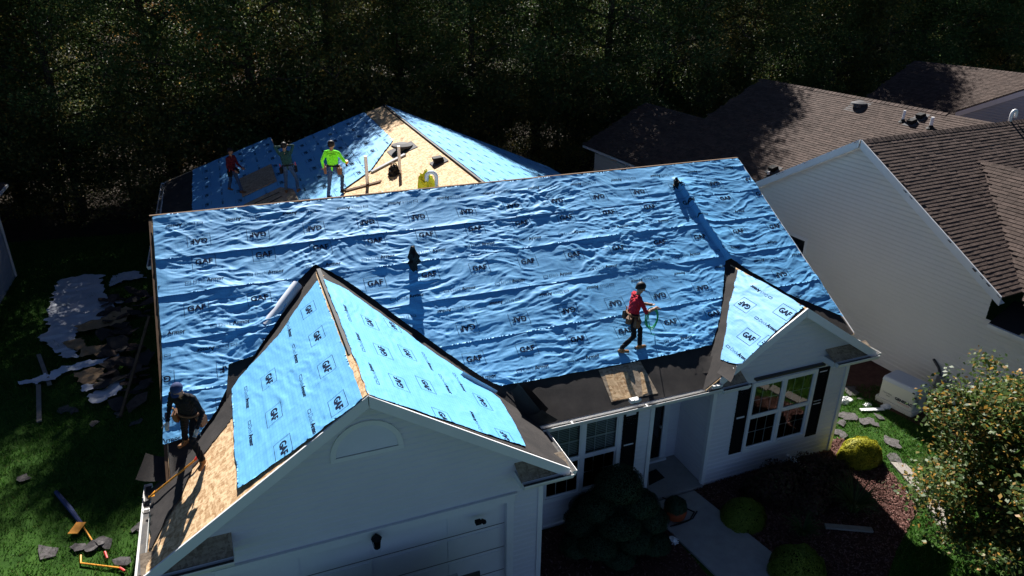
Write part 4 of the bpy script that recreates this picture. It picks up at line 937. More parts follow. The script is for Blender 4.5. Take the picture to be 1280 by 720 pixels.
# ================================================================== PEOPLE
def capsule(bm_v, bm_f, a, b, ra, rb, seg=10):
    a = np.array(a, float); b = np.array(b, float); d = b-a; L_ = np.linalg.norm(d)+1e-9; d = d/L_
    x = np.cross(d, (0, 0, 1)) if abs(d[2]) < .9 else np.cross(d, (1, 0, 0)); x /= np.linalg.norm(x); y = np.cross(d, x); base = len(bm_v); rings = []
    for t in (-90, -50, -15): rings.append((a+d*ra*math.sin(R(t)), ra*math.cos(R(t))))
    for t in (15, 50, 90): rings.append((b+d*rb*math.sin(R(t)), rb*math.cos(R(t))))
    for c, r in rings:
        r = max(r, 1e-4)
        for k in range(seg): th = 2*math.pi*k/seg; bm_v.append(tuple(c+r*(x*math.cos(th)+y*math.sin(th))))
    for i in range(len(rings)-1):
        for k in range(seg): k2 = (k+1) % seg; bm_f.append((base+i*seg+k, base+i*seg+k2, base+(i+1)*seg+k2, base+(i+1)*seg+k))
    bm_f.append(tuple(range(base+seg-1, base-1, -1))); e = base+(len(rings)-1)*seg; bm_f.append(tuple(range(e, e+seg)))
def ik(a, c, l1, l2, pole):
    a = np.array(a, float); c = np.array(c, float); d = c-a; L_ = np.linalg.norm(d); u_ = d/L_; L_ = min(L_, (l1+l2)*.999)
    x = (l1*l1-l2*l2+L_*L_)/(2*L_); h = math.sqrt(max(0, l1*l1-x*x)); p = np.array(pole, float); p = p-u_*(p@u_); p /= np.linalg.norm(p)
    return a+u_*x+p*h, a+u_*L_
def person(label, feet, yaw, pelvis, lean, hands, head_dir, mats, hat=None, hair=True, pouches=(), gloves=False, height=1.74, glow=None):
    """feet: two ankle ground points (left, right) in world; yaw: facing angle of +y forward; hands: two world points or offsets from shoulder in body frame"""
    k = height/1.74
    f = np.array([math.cos(yaw), math.sin(yaw), 0]); r = np.array([f[1], -f[0], 0]); z = np.array([0, 0, 1.0])
    base = (np.array(feet[0])+np.array(feet[1]))/2
    B = lambda p: r*p[0]+f*p[1]+z*p[2]
    pel = base+B(pelvis)*k; sp = B(lean); sp /= np.linalg.norm(sp); fwd = f-sp*(f@sp); fwd /= np.linalg.norm(fwd); rt = np.cross(fwd, sp); rt /= np.linalg.norm(rt)
    chest = pel+sp*.36*k; neck = pel+sp*.545*k; hd = B(head_dir); hd /= np.linalg.norm(hd)
    hc_ = neck+(sp*.45+hd*.55)/np.linalg.norm(sp*.45+hd*.55)*.152*k
    caps = []  # (a,b,ra,rb,zone)
    C_ = lambda a, b, ra, rb, zn: caps.append((np.array(a, float), np.array(b, float), ra*k, rb*k, zn))
    for s_ in (-1, 1):
        C_(pel+rt*.075*s_*k-sp*.02, pel+rt*.075*s_*k+sp*.10*k, .108, .10, 'pants'); C_(pel+rt*.065*s_*k+sp*.10*k, chest+rt*.085*s_*k+sp*.03*k, .10, .108, 'shirt')
        C_(chest+rt*.09*s_*k+sp*.05*k, neck+rt*.115*s_*k-sp*.075*k, .105, .075, 'shirt')
    C_(pel, chest, .10, .11, 'shirt'); C_(neck-sp*.05*k, hc_-hd*.02*k, .056, .055, 'skin')
    up_h = (sp*.35+hd*.65); up_h /= np.linalg.norm(up_h); fh = fwd-up_h*(fwd@up_h); fh /= np.linalg.norm(fh)
    if abs(hd@fwd) > .3: fh = fh
    C_(hc_-up_h*.03*k, hc_+up_h*.055*k, .078, .085, 'skin'); C_(hc_+fh*.03*k-up_h*.07*k, hc_+fh*.02*k+up_h*.04*k, .055, .07, 'skin'); C_(hc_-fh*.035*k+up_h*.03*k, hc_-fh*.03*k+up_h*.05*k, .08, .08, 'skin')
    C_(hc_+fh*.088*k+up_h*.01*k, hc_+fh*.108*k-up_h*.02*k, .012, .018, 'skin')
    for s_ in (-1, 1): C_(hc_+rt*.085*s_*k+up_h*.01*k, hc_+rt*.088*s_*k-up_h*.03*k, .018, .014, 'skin')
    side = [(-1, feet[0], hands[0]), (1, feet[1], hands[1])]
    for s_, ft, hn in side:
        hip = pel+rt*.09*s_*k-sp*.03*k; ank = np.array(ft, float)+z*.085*k
        kn, ank = ik(hip, ank, .43*k, .42*k, f+rt*.15*s_)
        C_(hip, kn, .088, .060, 'pants'); C_(kn, ank+z*.05*k, .062, .055, 'pants')
        toe = f+rt*.25*s_; toe /= np.linalg.norm(toe); C_(ank+z*.03*k, ank-z*.02*k, .055, .056, 'boot'); C_(ank-z*.04*k-toe*.05*k, ank-z*.045*k+toe*.14*k, .044, .04, 'boot')
        sh = neck+rt*.185*s_*k-sp*.075*k; hp = sh+B(hn)*k if np.linalg.norm(hn) < 3 else np.array(hn)
        pole = -fwd*.7+rt*.55*s_-sp*.35
        el, wr = ik(sh, hp, .30*k, .27*k, pole)
        C_(neck-sp*.035*k, sh-sp*.0*k, .058, .060, 'shirt'); C_(sh, el, .062, .046, 'shirt'); C_(el, wr, .044, .033, 'sleeve')
        d = wr-el; d /= np.linalg.norm(d); pn_ = np.cross(d, rt*s_); pn_ = pn_/(np.linalg.norm(pn_)+1e-6); sd2 = np.cross(pn_, d)
        C_(wr, wr+d*.075*k, .032, .038, 'hand'); hc2 = wr+d*.075*k
        for j, ln in enumerate((.065, .075, .07, .055)):
            o_ = sd2*(.030-.020*j)*k; m1 = hc2+o_+d*.045*k; C_(hc2+o_, m1, .0105, .010, 'hand'); C_(m1, m1+(d*.8+pn_*.6)*ln*.6*k, .010, .0085, 'hand')
        th = wr+d*.03*k+sd2*.035*k; C_(th, th+(d*.7+sd2*.7)*.05*k, .013, .011, 'hand'); C_(th+(d*.7+sd2*.7)*.05*k, th+(d*1.0+sd2*.75)*.08*k, .011, .009, 'hand')
    v = []; fc = []
    for a, b, ra, rb, zn in caps: capsule(v, fc, a-base, b-base, ra, rb)
    me = bpy.data.meshes.new('tmp'); me.from_pydata(v, [], fc); o = bpy.data.objects.new('tmp', me); COL.objects.link(o)
    md = o.modifiers.new('r', 'REMESH'); md.mode = 'VOXEL'; md.voxel_size = .0115; sm = o.modifiers.new('s', 'SMOOTH'); sm.factor = .5; sm.iterations = 2
    bpy.context.view_layer.update(); bod = bpy.data.meshes.new_from_object(o.evaluated_get(bpy.context.evaluated_depsgraph_get())); bpy.data.objects.remove(o)
    n = len(bod.vertices); co = np.empty(n*3, np.float32); bod.vertices.foreach_get('co', co); co = co.reshape(-1, 3).astype(float)
    # cloth folds
    fold = .006*np.sin(co[:, 2]*62+5*np.sin(co[:, 0]*23)+4*np.sin(co[:, 1]*19)); nm = np.empty(n*3, np.float32); bod.vertices.foreach_get('normal', nm); nm = nm.reshape(-1, 3)
    zones = ['shirt', 'pants', 'skin', 'sleeve', 'hand', 'boot']
    bc = co+base
    best = np.full(n, 1e9); zi = np.zeros(n, int)
    for a, b, ra, rb, zn in caps:
        d = b-a; L2 = d@d+1e-9; t = np.clip(((bc-a)@d)/L2, 0, 1); q = a+t[:, None]*d; dist = np.linalg.norm(bc-q, axis=1)-(ra+(rb-ra)*t); kk = dist < best; best[kk] = dist[kk]; zi[kk] = zones.index(zn)
    co += nm*(fold*np.isin(zi, (0, 1, 3)))[:, None]; bod.vertices.foreach_set('co', co.astype(np.float32).ravel())
    root = thing('person', label, 'person', base)
    bod.materials.clear()
    for zn in zones: bod.materials.append(M(mats[zn]))
    fi = np.empty(len(bod.polygons), np.int32)
    for p in bod.polygons: fi[p.index] = zi[p.vertices[0]]
    bod.polygons.foreach_set('material_index', fi); bod.polygons.foreach_set('use_smooth', np.ones(len(fi), bool)); bod.update()
    bo = bpy.data.objects.new('body', bod); COL.objects.link(bo); bo.parent = root
    # eyes
    for s_ in (-1, 1): MB().lathe(hc_+fh*.082*k+rt*.031*s_*k+up_h*.022*k, [(.006, -.004), (.009, 0), (.005, .006)], 8, fh).build('eye', 'hair', root)
    # hair or cap
    sk = []; ff = []; seg = 16
    cap_c = hc_-fh*.016*k+up_h*.032*k
    for i in range(7):
        ph = R(90-i*(15 if hat else 17)); rr = .112*k*(1.0 if i < 6 else .98)
        for j in range(seg):
            th = 2*math.pi*j/seg; front = max(0, math.cos(th)); pe = ph+(R(26)*front*(i/6) if i > 2 else 0)-(R(46)*max(0, -math.cos(th))*(i/6) if not hat else 0)
            sk.append(tuple(cap_c+up_h*rr*math.sin(pe)*1.0+rr*(math.cos(pe) if pe > 0 else max(math.cos(pe), .93))*(fh*math.cos(th)*1.02+rt*math.sin(th)*.93)))
    for i in range(6):
        for j in range(seg): j2 = (j+1) % seg; ff.append((i*seg+j, i*seg+j2, (i+1)*seg+j2, (i+1)*seg+j))
    co_ = mesh('cap' if hat else 'hair', sk, ff, hat or 'hair', root, smooth=True)
    if hat:
        br = []
        for i in range(2):
            for j in range(9): t = -1+2*j/8; br.append(tuple(cap_c+fh*((.085+.075*i*(1-.55*t*t)))*k+rt*t*.075*k+up_h*(.005-.012*i-.02*t*t)*k))
        mesh('brim', br, [(j, j+1, 10+j, 9+j) for j in range(8)], hat, co_)
    # belt and pouches
    ring = [pel+sp*.075*k+(rt*math.cos(t)*.192+fwd*math.sin(t)*.128)*k for t in np.linspace(0, 2*math.pi, 21)]
    bl = MB(); bl.tube(ring, .02*k, 6, cap=False); belt = bl.build('tool_belt', mats.get('belt', 'leather'), root)
    for ang_, w_, h_, mm in pouches:
        t = R(ang_); c = pel+sp*.06*k+(rt*math.cos(t)*.235+fwd*math.sin(t)*.17)*k; o_ = rt*math.cos(t)+fwd*math.sin(t); o_ /= np.linalg.norm(o_); tg = np.cross(o_, sp)
        top = [c-tg*w_/2-o_*.04, c+tg*w_/2-o_*.04, c+tg*w_/2*.9+o_*.055, c-tg*w_/2*.9+o_*.055]; bot = [q-sp*h_+(c-q)*.18 for q in top]
        top = [q-sp*(.0 if i_ < 2 else .05) for i_, q in enumerate(top)]
        pm = MB(); pm.v = [tuple(q) for q in top+bot]; pm.f = [(0, 1, 2, 3), (7, 6, 5, 4), (0, 4, 5, 1), (1, 5, 6, 2), (2, 6, 7, 3), (3, 7, 4, 0)]; po = pm.build('pouch', mm, root)
        po.data.update(); MB().tube([c+o_*.01-sp*.1, c+o_*.02+sp*.07], .014, 6).build('tool_handle', 'red_tool' if mm == 'cloth_black' else 'raw_wood', po)
    return root, dict(pel=pel, neck=neck, head=hc_, fwd=fwd, rt=rt, sp=sp, base=base)
def mm(shirt, pants, boot, sleeve=None, hand='skin', belt='leather'): return dict(shirt=shirt, sleeve=sleeve or shirt, pants=pants, skin='skin', hand=hand, boot=boot, belt=belt)
# in red on the main slope, seen from his right, coiling a green hose
fl = MAIN.px(799, 436, .05); fr0 = MAIN.px(777, 441, .05)
yawr = math.atan2(-RT[1], RT[0])*0+math.atan2(RT[1], RT[0])+R(12)
red, J = person('roofer in a red shirt and dark trousers coiling a green hose', (fl, fr0), yawr, (0, -.03, .88), (0, .16, 1), ((.02, .34, -.28), (-.02, .36, -.24)), (0, .55, .8), mm('cloth_red', 'cloth_black', 'boot_tan', 'skin'), pouches=((15, .15, .22, 'leather'), (200, .15, .22, 'leather'), (-50, .13, .18, 'leather')))
hp = J['base']+np.array([math.cos(yawr), math.sin(yawr), 0])*.46+ez*1.0; fa_ = np.array([math.cos(yawr), math.sin(yawr), 0]); sa_ = np.array([fa_[1], -fa_[0], 0])
hs = MB(); pts = []
for k in range(90):
    t = k/89; a = t*2*math.pi*4.4; rr = .19+.02*math.sin(a*1.7); pts.append(hp+fa_*(rr*math.cos(a)*.75)+ez*(rr*math.sin(a)*1.25-.24)+sa_*(.05*math.sin(a*.5)-.04))
hs.tube(pts, .011, 6)
tail = [pts[-1]]; tgt = MAIN.px(818, 418, .06)
for k in range(1, 9): t = k/8; tail.append(pts[-1]*(1-t)+tgt*t-ez*.18*math.sin(t*math.pi))
hs.tube(tail, .008, 6); tag(hs.build('hose', 'green_hose', smooth=True), 'green air hose coiled in the hands of the roofer in red', 'hose')
# man in black on the garage eave
fl = GL.px(254, 582, .03); fr0 = GL.px(233, 558, .05)
toc = math.atan2(CAM[1]-fl[1], CAM[0]-fl[0])
blk, Jb = person('roofer in black with a navy cap standing on the bare garage eave', (fl, fr0), toc-R(38), (-.02, -.06, .84), (-.10, .30, 1), ((-.10, .16, -.48), (.10, .12, -.48)), (-.05, .75, .55), mm('cloth_black', 'cloth_black', 'boot_tan', hand='glove'), hat='cap_navy', pouches=((10, .18, .24, 'leather'), (172, .18, .24, 'leather')), height=1.76)
# three on the rear roof
fl = BL.px(303, 243, .05); fr0 = BL.px(287, 241, .05)
person('roofer in a maroon shirt and jeans beside the loose wood sheet', (fl, fr0), math.atan2(RT[1], RT[0])-R(15), (0, -.02, .88), (0, .05, 1), ((.0, .28, -.40), (.02, .24, -.42)), (0, .3, .9), mm('cloth_maroon', 'jeans', 'boot_brown', 'cloth_maroon', belt='cloth_black'), pouches=((20, .17, .22, 'cloth_black'), (160, .17, .22, 'cloth_black')), height=1.70)
fl = BL.px(358, 241, .08); fr0 = BL.px(373, 240, .08)
aw = math.atan2(FW[1], FW[0])
person('roofer in a dark green top with both hands raised to the head', (fl, fr0), aw+R(10), (-.04, .0, .87), (-.10, .06, 1), ((.06, .10, .22), (-.06, .10, .22)), (0, .25, .9), mm('cloth_green', 'jeans', 'boot_brown', belt='cloth_black'), pouches=((8, .16, .24, 'cloth_black'), (172, .16, .24, 'cloth_black')), height=1.72)
fl = BL.px(411, 249, .05); fr0 = BL.px(428, 241, .05)
neo, Jn = person('roofer in a neon green long-sleeved shirt near the bare rear deck', (fl, fr0), aw-R(6), (0, .0, .885), (0, .04, 1), ((-.16, .10, -.50), (.14, .22, -.34)), (0, .2, .95), mm('cloth_neon', 'jeans', 'cloth_black', belt='cloth_black'), pouches=((-20, .15, .24, 'leather'), (200, .15, .24, 'leather')), height=1.76)
hnd = Jn['neck']+Jn['rt']*.36+Jn['fwd']*.20-ez*.42
hm = thing('nail_gun', 'orange and black nail gun in the hand of the neon green roofer', 'nail gun', hnd-ez*.1)
MB().box(hnd+[-.04, -.08, -.02], hnd+[.05, .10, .06]).build('gun_body', 'orange_tool', hm); MB().tube([hnd+[0, .08, .02], hnd+[.02, .10, -.14]], .03, 8).build('magazine', 'black_plastic', hm)

# ================================================================== THINGS ON THE ROOFS
# black boot-wrapped stack on the main slope
def wrapped_stack(pl, q, h, label, s=1.0):
    p = pl.px(*q); t = thing('vent_stack', label, 'vent stack', p)
    MB().tube([p-ez*.05, p+ez*h*.95], .06*s, 10).build('pipe', 'black_plastic', t)
    v = []; f = []; n = 14
    for i in range(9):
        for k in range(n):
            a = 2*math.pi*k/n; zz = h*(.06+.98*i/8); rr = s*(.07+.05*vnoise(k*.9, i*1.1, 77)+(.09 if 3 <= i <= 6 and 8 <= k <= 13 else 0)*vnoise(k*.7, i, 3)*1.6-.05*(i/8)**3)
            v.append(p+ez*zz+np.array([math.cos(a), math.sin(a), 0])*rr+ez*.05*(vnoise(k, i, 9)-.5))
    for i in range(8):
        for k in range(n): k2 = (k+1) % n; f.append((i*n+k, i*n+k2, (i+1)*n+k2, (i+1)*n+k))
    f.append(tuple(range(8*n, 9*n))); mesh('wrapping', v, f, 'black_rubber', t); return t
wrapped_stack(MAIN, (517, 339), .58, 'black wrapped vent stack standing alone amid the blue main slope')
wrapped_stack(MAIN, (844, 236), .30, 'small black stub of a vent near the blue main ridge', .75)
pipe(BL, (459.5, 231), .92, .055, 'tall white vent pipe beside the neon green roofer', boot=False)
pipe(BL, (500, 216), .85, .05, 'white vent pipe in front of the round vent on bare wood', boot=False)
turtle_vent(BL, (503, 187), 'round dark grey vent on the bare wood of the rear roof', s=1.15)
box_vent(BL, (549, 203), 'small black box vent beside the rear ridge slot', 1.1)
p = BL.px(546, 236); t_ = thing('gooseneck_pipe', 'pale blue gooseneck pipe behind the main ridge', 'vent pipe', p)
MB().tube([p-ez*.1, p+ez*.32]+[p+ez*.34-RT*(.14-.14*math.cos(k*math.pi/8))+ez*.14*math.sin(k*math.pi/8) for k in range(9)]+[p-RT*.28+ez*.22], .055, 10).build('pipe', 'pale_blue_pipe', t_, smooth=True)
a = BL.px(464, 214, .06); b_ = BL.px(506, 192, .06)
v = []; 
mb = MB(); mb.beam(a, b_, .16, .05, BL.n); tag(mb.build('ridge_vent_strip', 'grey_metal'), 'grey metal strip lying across the bare wood of the rear roof', 'metal strip')
a = BL.px(431, 238, .04); b_ = BL.px(476, 226, .04); mb = MB(); mb.beam(a, b_, .14, .03, BL.n); tag(mb.build('board', 'dark_wood'), 'short dark strip lying at the edge of the bare rear deck', 'board')  # dark strip drawn as a thin beam along the deck edge
def lump(name, p, sx, sy, sz, m, label, cat, seed, parent=None):
    v = []; f = []; nu, nv_ = 18, 9
    for i in range(nv_+1):
        ph = math.pi/2*(1-i/nv_)
        for k in range(nu):
            a = 2*math.pi*k/nu; n_ = .72+.56*vnoise(3*math.cos(a)+10, 3*math.sin(a)+i*.8, seed); v.append((p[0]+sx*math.cos(a)*math.cos(ph)*n_, p[1]+sy*math.sin(a)*math.cos(ph)*n_, p[2]+sz*math.sin(ph)*n_))
    for i in range(nv_):
        for k in range(nu): k2 = (k+1) % nu; f.append((i*nu+k, (i+1)*nu+k, (i+1)*nu+k2, i*nu+k2))
    o = mesh(name, v, f, m, parent)
    return tag(o, label, cat) if parent is None else o
p = BL.px(493, 218); tb = thing('tool_bag', 'black tool bag with a tan strap on the bare rear deck', 'bag', p); lump('bag_body', p-ez*.02, .22, .2, .3, 'black_rubber', '', '', 4, tb); MB().tube([p+[-.12, 0, .22], p+[-.06, 0, .36], p+[.06, 0, .36], p+[.12, 0, .22]], .02, 6).build('strap', 'leather', tb)
p = BL.px(533, 238); lump('yellow_bag', p, .24, .2, .52, 'yellow_bag', 'bright yellow bag slumped behind the main ridge', 'bag', 8)
p = BL.px(527, 240); t_ = thing('caulk_tube', 'white caulk tube with a red tip leaning by the yellow bag', 'tube', p); MB().tube([p, p+ez*.42], .035, 8).build('barrel', 'pvc', t_); MB().tube([p+ez*.0, p+ez*.1], .038, 8).build('tip', 'red_tool', t_)
MB().beam(BL.px(533, 240, .10), BL.px(562, 235, .10), .05, .04).build('x', 'black_plastic'); o = bpy.data.objects['x']; o.name = 'pry_bar'; tag(o, 'thin black bar beside the pale blue gooseneck pipe', 'bar')
tag(slab('plywood_sheet', BL, gp(BL, [(299, 226), (340, 207), (347, 228), (304, 248)]), .075, .02, 'osb_grey', None), 'loose grey-brown wood sheet lying between two roofers on blue underlayment', 'plywood sheet')
# shovel-like tear-off bar on the garage eave
a = GL.px(186, 622, .12); b_ = GL.px(244, 575, .10); c_ = GL.px(250, 565, .11)
t_ = thing('roof_shovel', 'orange handled roofing shovel with a red grip at the man in black', 'shovel', a)
MB().tube([a, b_], .018, 8).build('handle', 'orange_tool', t_); MB().tube([b_, c_], .022, 8).build('grip', 'red_tool', t_); MB().prism(orient([a, a+(b_-a)*.12+GL.eu*.08, a+(b_-a)*.12-GL.eu*.08], GL.n), GL.n*.008).build('fork', 'orange_tool', t_)

# ================================================================== YARD THINGS
# --- generator by the beige wall
gA, gB, gC = ground(1096, 500), ground(1138, 521), ground(1176, 500)
gx = (gB-gA); gl_ = np.linalg.norm(gx); gx /= gl_; gy = np.array([-gx[1], gx[0], 0]); 
if gy@ex < 0: gy = -gy
gd_ = .72; gen = thing('generator', 'cream standby generator on a pad beside the beige wall', 'generator', gA+gx*gl_/2+gy*gd_/2)
G_ = lambda a, b_, z: gA+gx*a+gy*b_+ez*z
def rbox(x0, x1, y0, y1, z0, z1, r0, top=0.0):
    pts = []
    for cx_, cy_, a0 in ((x1-r0, y1-r0, 0), (x0+r0, y1-r0, 90), (x0+r0, y0+r0, 180), (x1-r0, y0+r0, 270)):
        for k in range(4): a = R(a0+k*30); pts.append((cx_+r0*math.cos(a), cy_+r0*math.sin(a)))
    mb = MB(); n = len(pts); c = ((x0+x1)/2, (y0+y1)/2); rings = [(z0, 1), (z1-top*.5, 1), (z1-top*.12, 1-top*.18), (z1, 1-top*.5)] if top else [(z0, 1), (z1, 1)]
    for z, s_ in rings:
        for a, b_ in pts: mb.v.append(tuple(G_(c[0]+(a-c[0])*s_, c[1]+(b_-c[1])*s_, z)))
    for i in range(len(rings)-1):
        for k in range(n): k2 = (k+1) % n; f = (i*n+k, i*n+k2, (i+1)*n+k2, (i+1)*n+k); mb.f.append(f)
    mb.f.append(tuple(range((len(rings)-1)*n, len(rings)*n))); return mb
if np.cross(gx, gy)[2] < 0: pass
rbox(-.06, gl_+.06, -.06, gd_+.06, 0, .16, .06).build('pad', 'generator_shell', gen)
rbox(0, gl_, 0, gd_, .16, .74, .06).build('cabinet', 'generator_shell', gen)
rbox(-.015, gl_+.015, -.015, gd_+.015, .745, .87, .07, .25).build('lid', 'generator_lid', gen)
MB().prism(orient([G_(gl_*.68, -.003, .738), G_(.1, -.003, .738), G_(.1, -.003, .746), G_(gl_*.68, -.003, .746)], -gy), -gy*.002).build('seam', 'black_plastic', gen)
for a, z in ((gl_*.93, .75), (gl_*1.0, .62)): MB().prism(orient([G_(a-.04, -.022, z-.015), G_(a+.03, -.022, z-.015), G_(a+.03, -.022, z+.02), G_(a-.04, -.022, z+.02)], -gy), -gy*.02).build('latch', 'black_plastic', gen)
for k in range(5): MB().prism(orient([G_(gl_+.004, .08, .30+k*.055), G_(gl_+.004, .24, .30+k*.055), G_(gl_+.004, .24, .32+k*.055), G_(gl_+.004, .08, .32+k*.055)], gx), gx*.003).build('louvre', 'dark_metal', gen)
def wall_text(txt, size, o, xd, zd, nd, m, par, bold=.0):
    V, F = text_mesh(txt, size, bold, .2); o = np.array(o); W3 = o+V[:, :1]*xd+V[:, 1:]*zd+np.array(nd)*.004
    return npmesh('lettering', W3, F, m, par, kind='stuff')
wall_text('GENERAC', .115, G_(gl_*.72, -.002, .34), gx, ez, -gy, 'print_ink', gen, .006)
wall_text('Guardian', .075, G_(gl_*.24, -.002, .38), gx, ez, -gy, 'dark_metal', gen); wall_text('SERIES', .045, G_(gl_*.27, -.002, .30), gx, ez, -gy, 'dark_metal', gen)
MB().prism(orient([G_(gl_*.55, -.003, .255), G_(gl_*.90, -.003, .255), G_(gl_*.90, -.003, .265), G_(gl_*.55, -.003, .265)], -gy), -gy*.002).build('stripe', 'red_tool', gen)
# gas meter pipework on the wall
p = nb(-.05, -4.2); t_ = thing('wall_meter', 'dark conduit and meter box on the beige wall behind the generator', 'meter', p)
MB().tube([p+ez*1.1+ey*.35, p+ez*.95+ey*.1-ex*.06, p+ez*.5-ey*.15-ex*.08, p-ey*.15-ex*.08], .04, 8).build('conduit', 'dark_metal', t_); MB().box(p+[-.2, -.35, .35], p+[.02, .0, .75]).build('meter_box', 'grey_metal', t_)

# --- leaf shrubs
def leaves(P, size, flatn=None, jitter=1.0, seed=0, aspect=.5, updir=None):
    """P (n,3) centres -> diamond leaves"""
    g = np.random.default_rng(seed); n = len(P); d = g.normal(size=(n, 3)); 
    if flatn is not None: d = flatn+jitter*d
    d /= np.linalg.norm(d, axis=1)[:, None]; a = g.normal(size=(n, 3)); a -= d*(a*d).sum(1)[:, None]; a /= np.linalg.norm(a, axis=1)[:, None]; b_ = np.cross(d, a)
    s_ = (size*(.6+.8*g.random(n)))[:, None]; w2 = s_*aspect
    V = np.stack([P-a*s_*.5, P+b_*w2*.5+d*s_*.10, P+a*s_*.5, P-b_*w2*.5+d*s_*.10], 1).reshape(-1, 3); F = np.arange(4*n).reshape(-1, 4)
    return V, F
def mound(name, c, rx, ry, rz, m, label, cat, n, lsize, seed, group=None, parent=None, core='shrub_core', fuzz=.16, kc=.9):
    g = np.random.default_rng(seed); d = g.normal(size=(n, 3)); d[:, 2] = np.abs(d[:, 2])*1.0-.15; d /= np.linalg.norm(d, axis=1)[:, None]
    rr = 1-fuzz*g.random(n)**1.5+fuzz*.7*(vnoise(d[:, 0]*4+7, d[:, 1]*4+d[:, 2]*3, seed)-.5)
    P = np.array(c)+d*np.array([rx, ry, rz])*rr[:, None]; P[:, 2] = np.maximum(P[:, 2], .02)
    V, F = leaves(P, lsize, d, .7, seed, .45)
    root = thing(name, label, cat, c, group) if parent is None else parent
    npmesh('foliage', V, F, m, root, kind='stuff')
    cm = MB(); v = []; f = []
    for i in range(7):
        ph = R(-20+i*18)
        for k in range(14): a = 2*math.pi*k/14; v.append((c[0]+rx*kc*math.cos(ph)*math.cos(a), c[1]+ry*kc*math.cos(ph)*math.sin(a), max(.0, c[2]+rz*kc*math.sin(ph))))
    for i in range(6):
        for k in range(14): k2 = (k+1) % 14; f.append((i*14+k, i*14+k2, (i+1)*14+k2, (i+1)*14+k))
    f.append(tuple(range(6*14, 7*14))); mesh('shade_core', v, f, core, root, smooth=True)  # solid near-black core: shade inside the foliage put into its colour
    return root
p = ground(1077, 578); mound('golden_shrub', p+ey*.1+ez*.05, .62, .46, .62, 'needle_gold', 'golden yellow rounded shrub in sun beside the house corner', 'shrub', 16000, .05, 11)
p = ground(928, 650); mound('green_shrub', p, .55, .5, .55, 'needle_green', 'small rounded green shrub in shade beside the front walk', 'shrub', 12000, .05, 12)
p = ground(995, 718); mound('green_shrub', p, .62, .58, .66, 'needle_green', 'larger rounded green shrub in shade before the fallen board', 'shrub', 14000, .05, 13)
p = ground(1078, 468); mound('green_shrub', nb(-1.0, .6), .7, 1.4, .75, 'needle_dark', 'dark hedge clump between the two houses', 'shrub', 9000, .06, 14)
p = ground(985, 605); bb = thing('barberry', 'dark reddish barberry bush under the right front window', 'bush', p-ey*.25)
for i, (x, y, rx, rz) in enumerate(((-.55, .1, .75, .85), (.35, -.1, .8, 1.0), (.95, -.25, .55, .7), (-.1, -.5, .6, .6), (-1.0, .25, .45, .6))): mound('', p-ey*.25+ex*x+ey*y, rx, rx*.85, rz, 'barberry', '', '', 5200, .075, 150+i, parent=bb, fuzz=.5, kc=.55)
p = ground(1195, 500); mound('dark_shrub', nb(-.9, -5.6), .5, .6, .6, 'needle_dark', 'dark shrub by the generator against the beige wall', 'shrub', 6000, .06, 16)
# cloud-pruned bush
p = ground(768, 676); cb = thing('cloud_pruned_bush', 'tall dark cloud-pruned bush of stacked rounded pads', 'bush', p)
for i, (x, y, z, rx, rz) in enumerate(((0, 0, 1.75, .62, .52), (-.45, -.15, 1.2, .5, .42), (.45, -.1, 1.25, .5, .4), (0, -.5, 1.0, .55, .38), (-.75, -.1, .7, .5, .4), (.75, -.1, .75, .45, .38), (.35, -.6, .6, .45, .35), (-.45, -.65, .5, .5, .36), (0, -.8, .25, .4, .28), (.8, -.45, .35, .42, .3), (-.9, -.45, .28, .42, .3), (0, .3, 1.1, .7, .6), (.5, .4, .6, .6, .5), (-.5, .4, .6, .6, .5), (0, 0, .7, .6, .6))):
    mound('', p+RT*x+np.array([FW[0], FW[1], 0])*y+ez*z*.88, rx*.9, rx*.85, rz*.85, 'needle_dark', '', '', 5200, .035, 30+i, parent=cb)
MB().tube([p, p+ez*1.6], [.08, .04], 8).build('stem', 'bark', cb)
# strappy plants
def strappy(q, h, n, label, seed, spread=.6):
    p = ground(*q) if len(q) == 2 else np.array(q); t = thing('strap_leaf_plant', label, 'plant', p); g = random.Random(seed); v = []; f = []
    for k in range(n):
        a = g.random()*2*math.pi; l_ = h*g.uniform(.7, 1.2); o_ = np.array([math.cos(a), math.sin(a), 0]); sd_ = np.array([-math.sin(a), math.cos(a), 0]); w_ = g.uniform(.012, .022); b0 = p+o_*g.random()*.15*h
        for i in range(5):
            s_ = i/4; c = b0+o_*l_*spread*s_**1.6*1.2+ez*l_*(s_-.45*s_*s_*g.uniform(.8, 1.2)); v += [c-sd_*w_*(1-s_*.9), c+sd_*w_*(1-s_*.9)]
        b_ = len(v)-10
        for i in range(4): f.append((b_+2*i, b_+2*i+1, b_+2*i+3, b_+2*i+2))
    mesh('blades', v, f, 'strap_leaf', t, kind='stuff')
strappy((1066, 638), .95, 170, 'large clump of arching strap leaves behind the golden shrub', 5); strappy((1002, 668), .6, 90, 'small clump of arching strap leaves between two green shrubs', 6)
strappy((1040, 600), .6, 60, 'thin strap-leaved clump at the edge of the barberry', 7)
# pot by the walk
p = ground(843, 646, .05); t_ = thing('plant_pot', 'rust orange pot with a dark plant on the front walk', 'pot', p)
MB().lathe(p, [(.17, 0), (.24, .06), (.27, .20), (.24, .30), (.22, .30)], 20).build('pot', 'rust_orange', t_, smooth=True); mound('', p+ez*.30, .26, .26, .24, 'needle_dark', '', '', 2500, .05, 51, parent=t_)
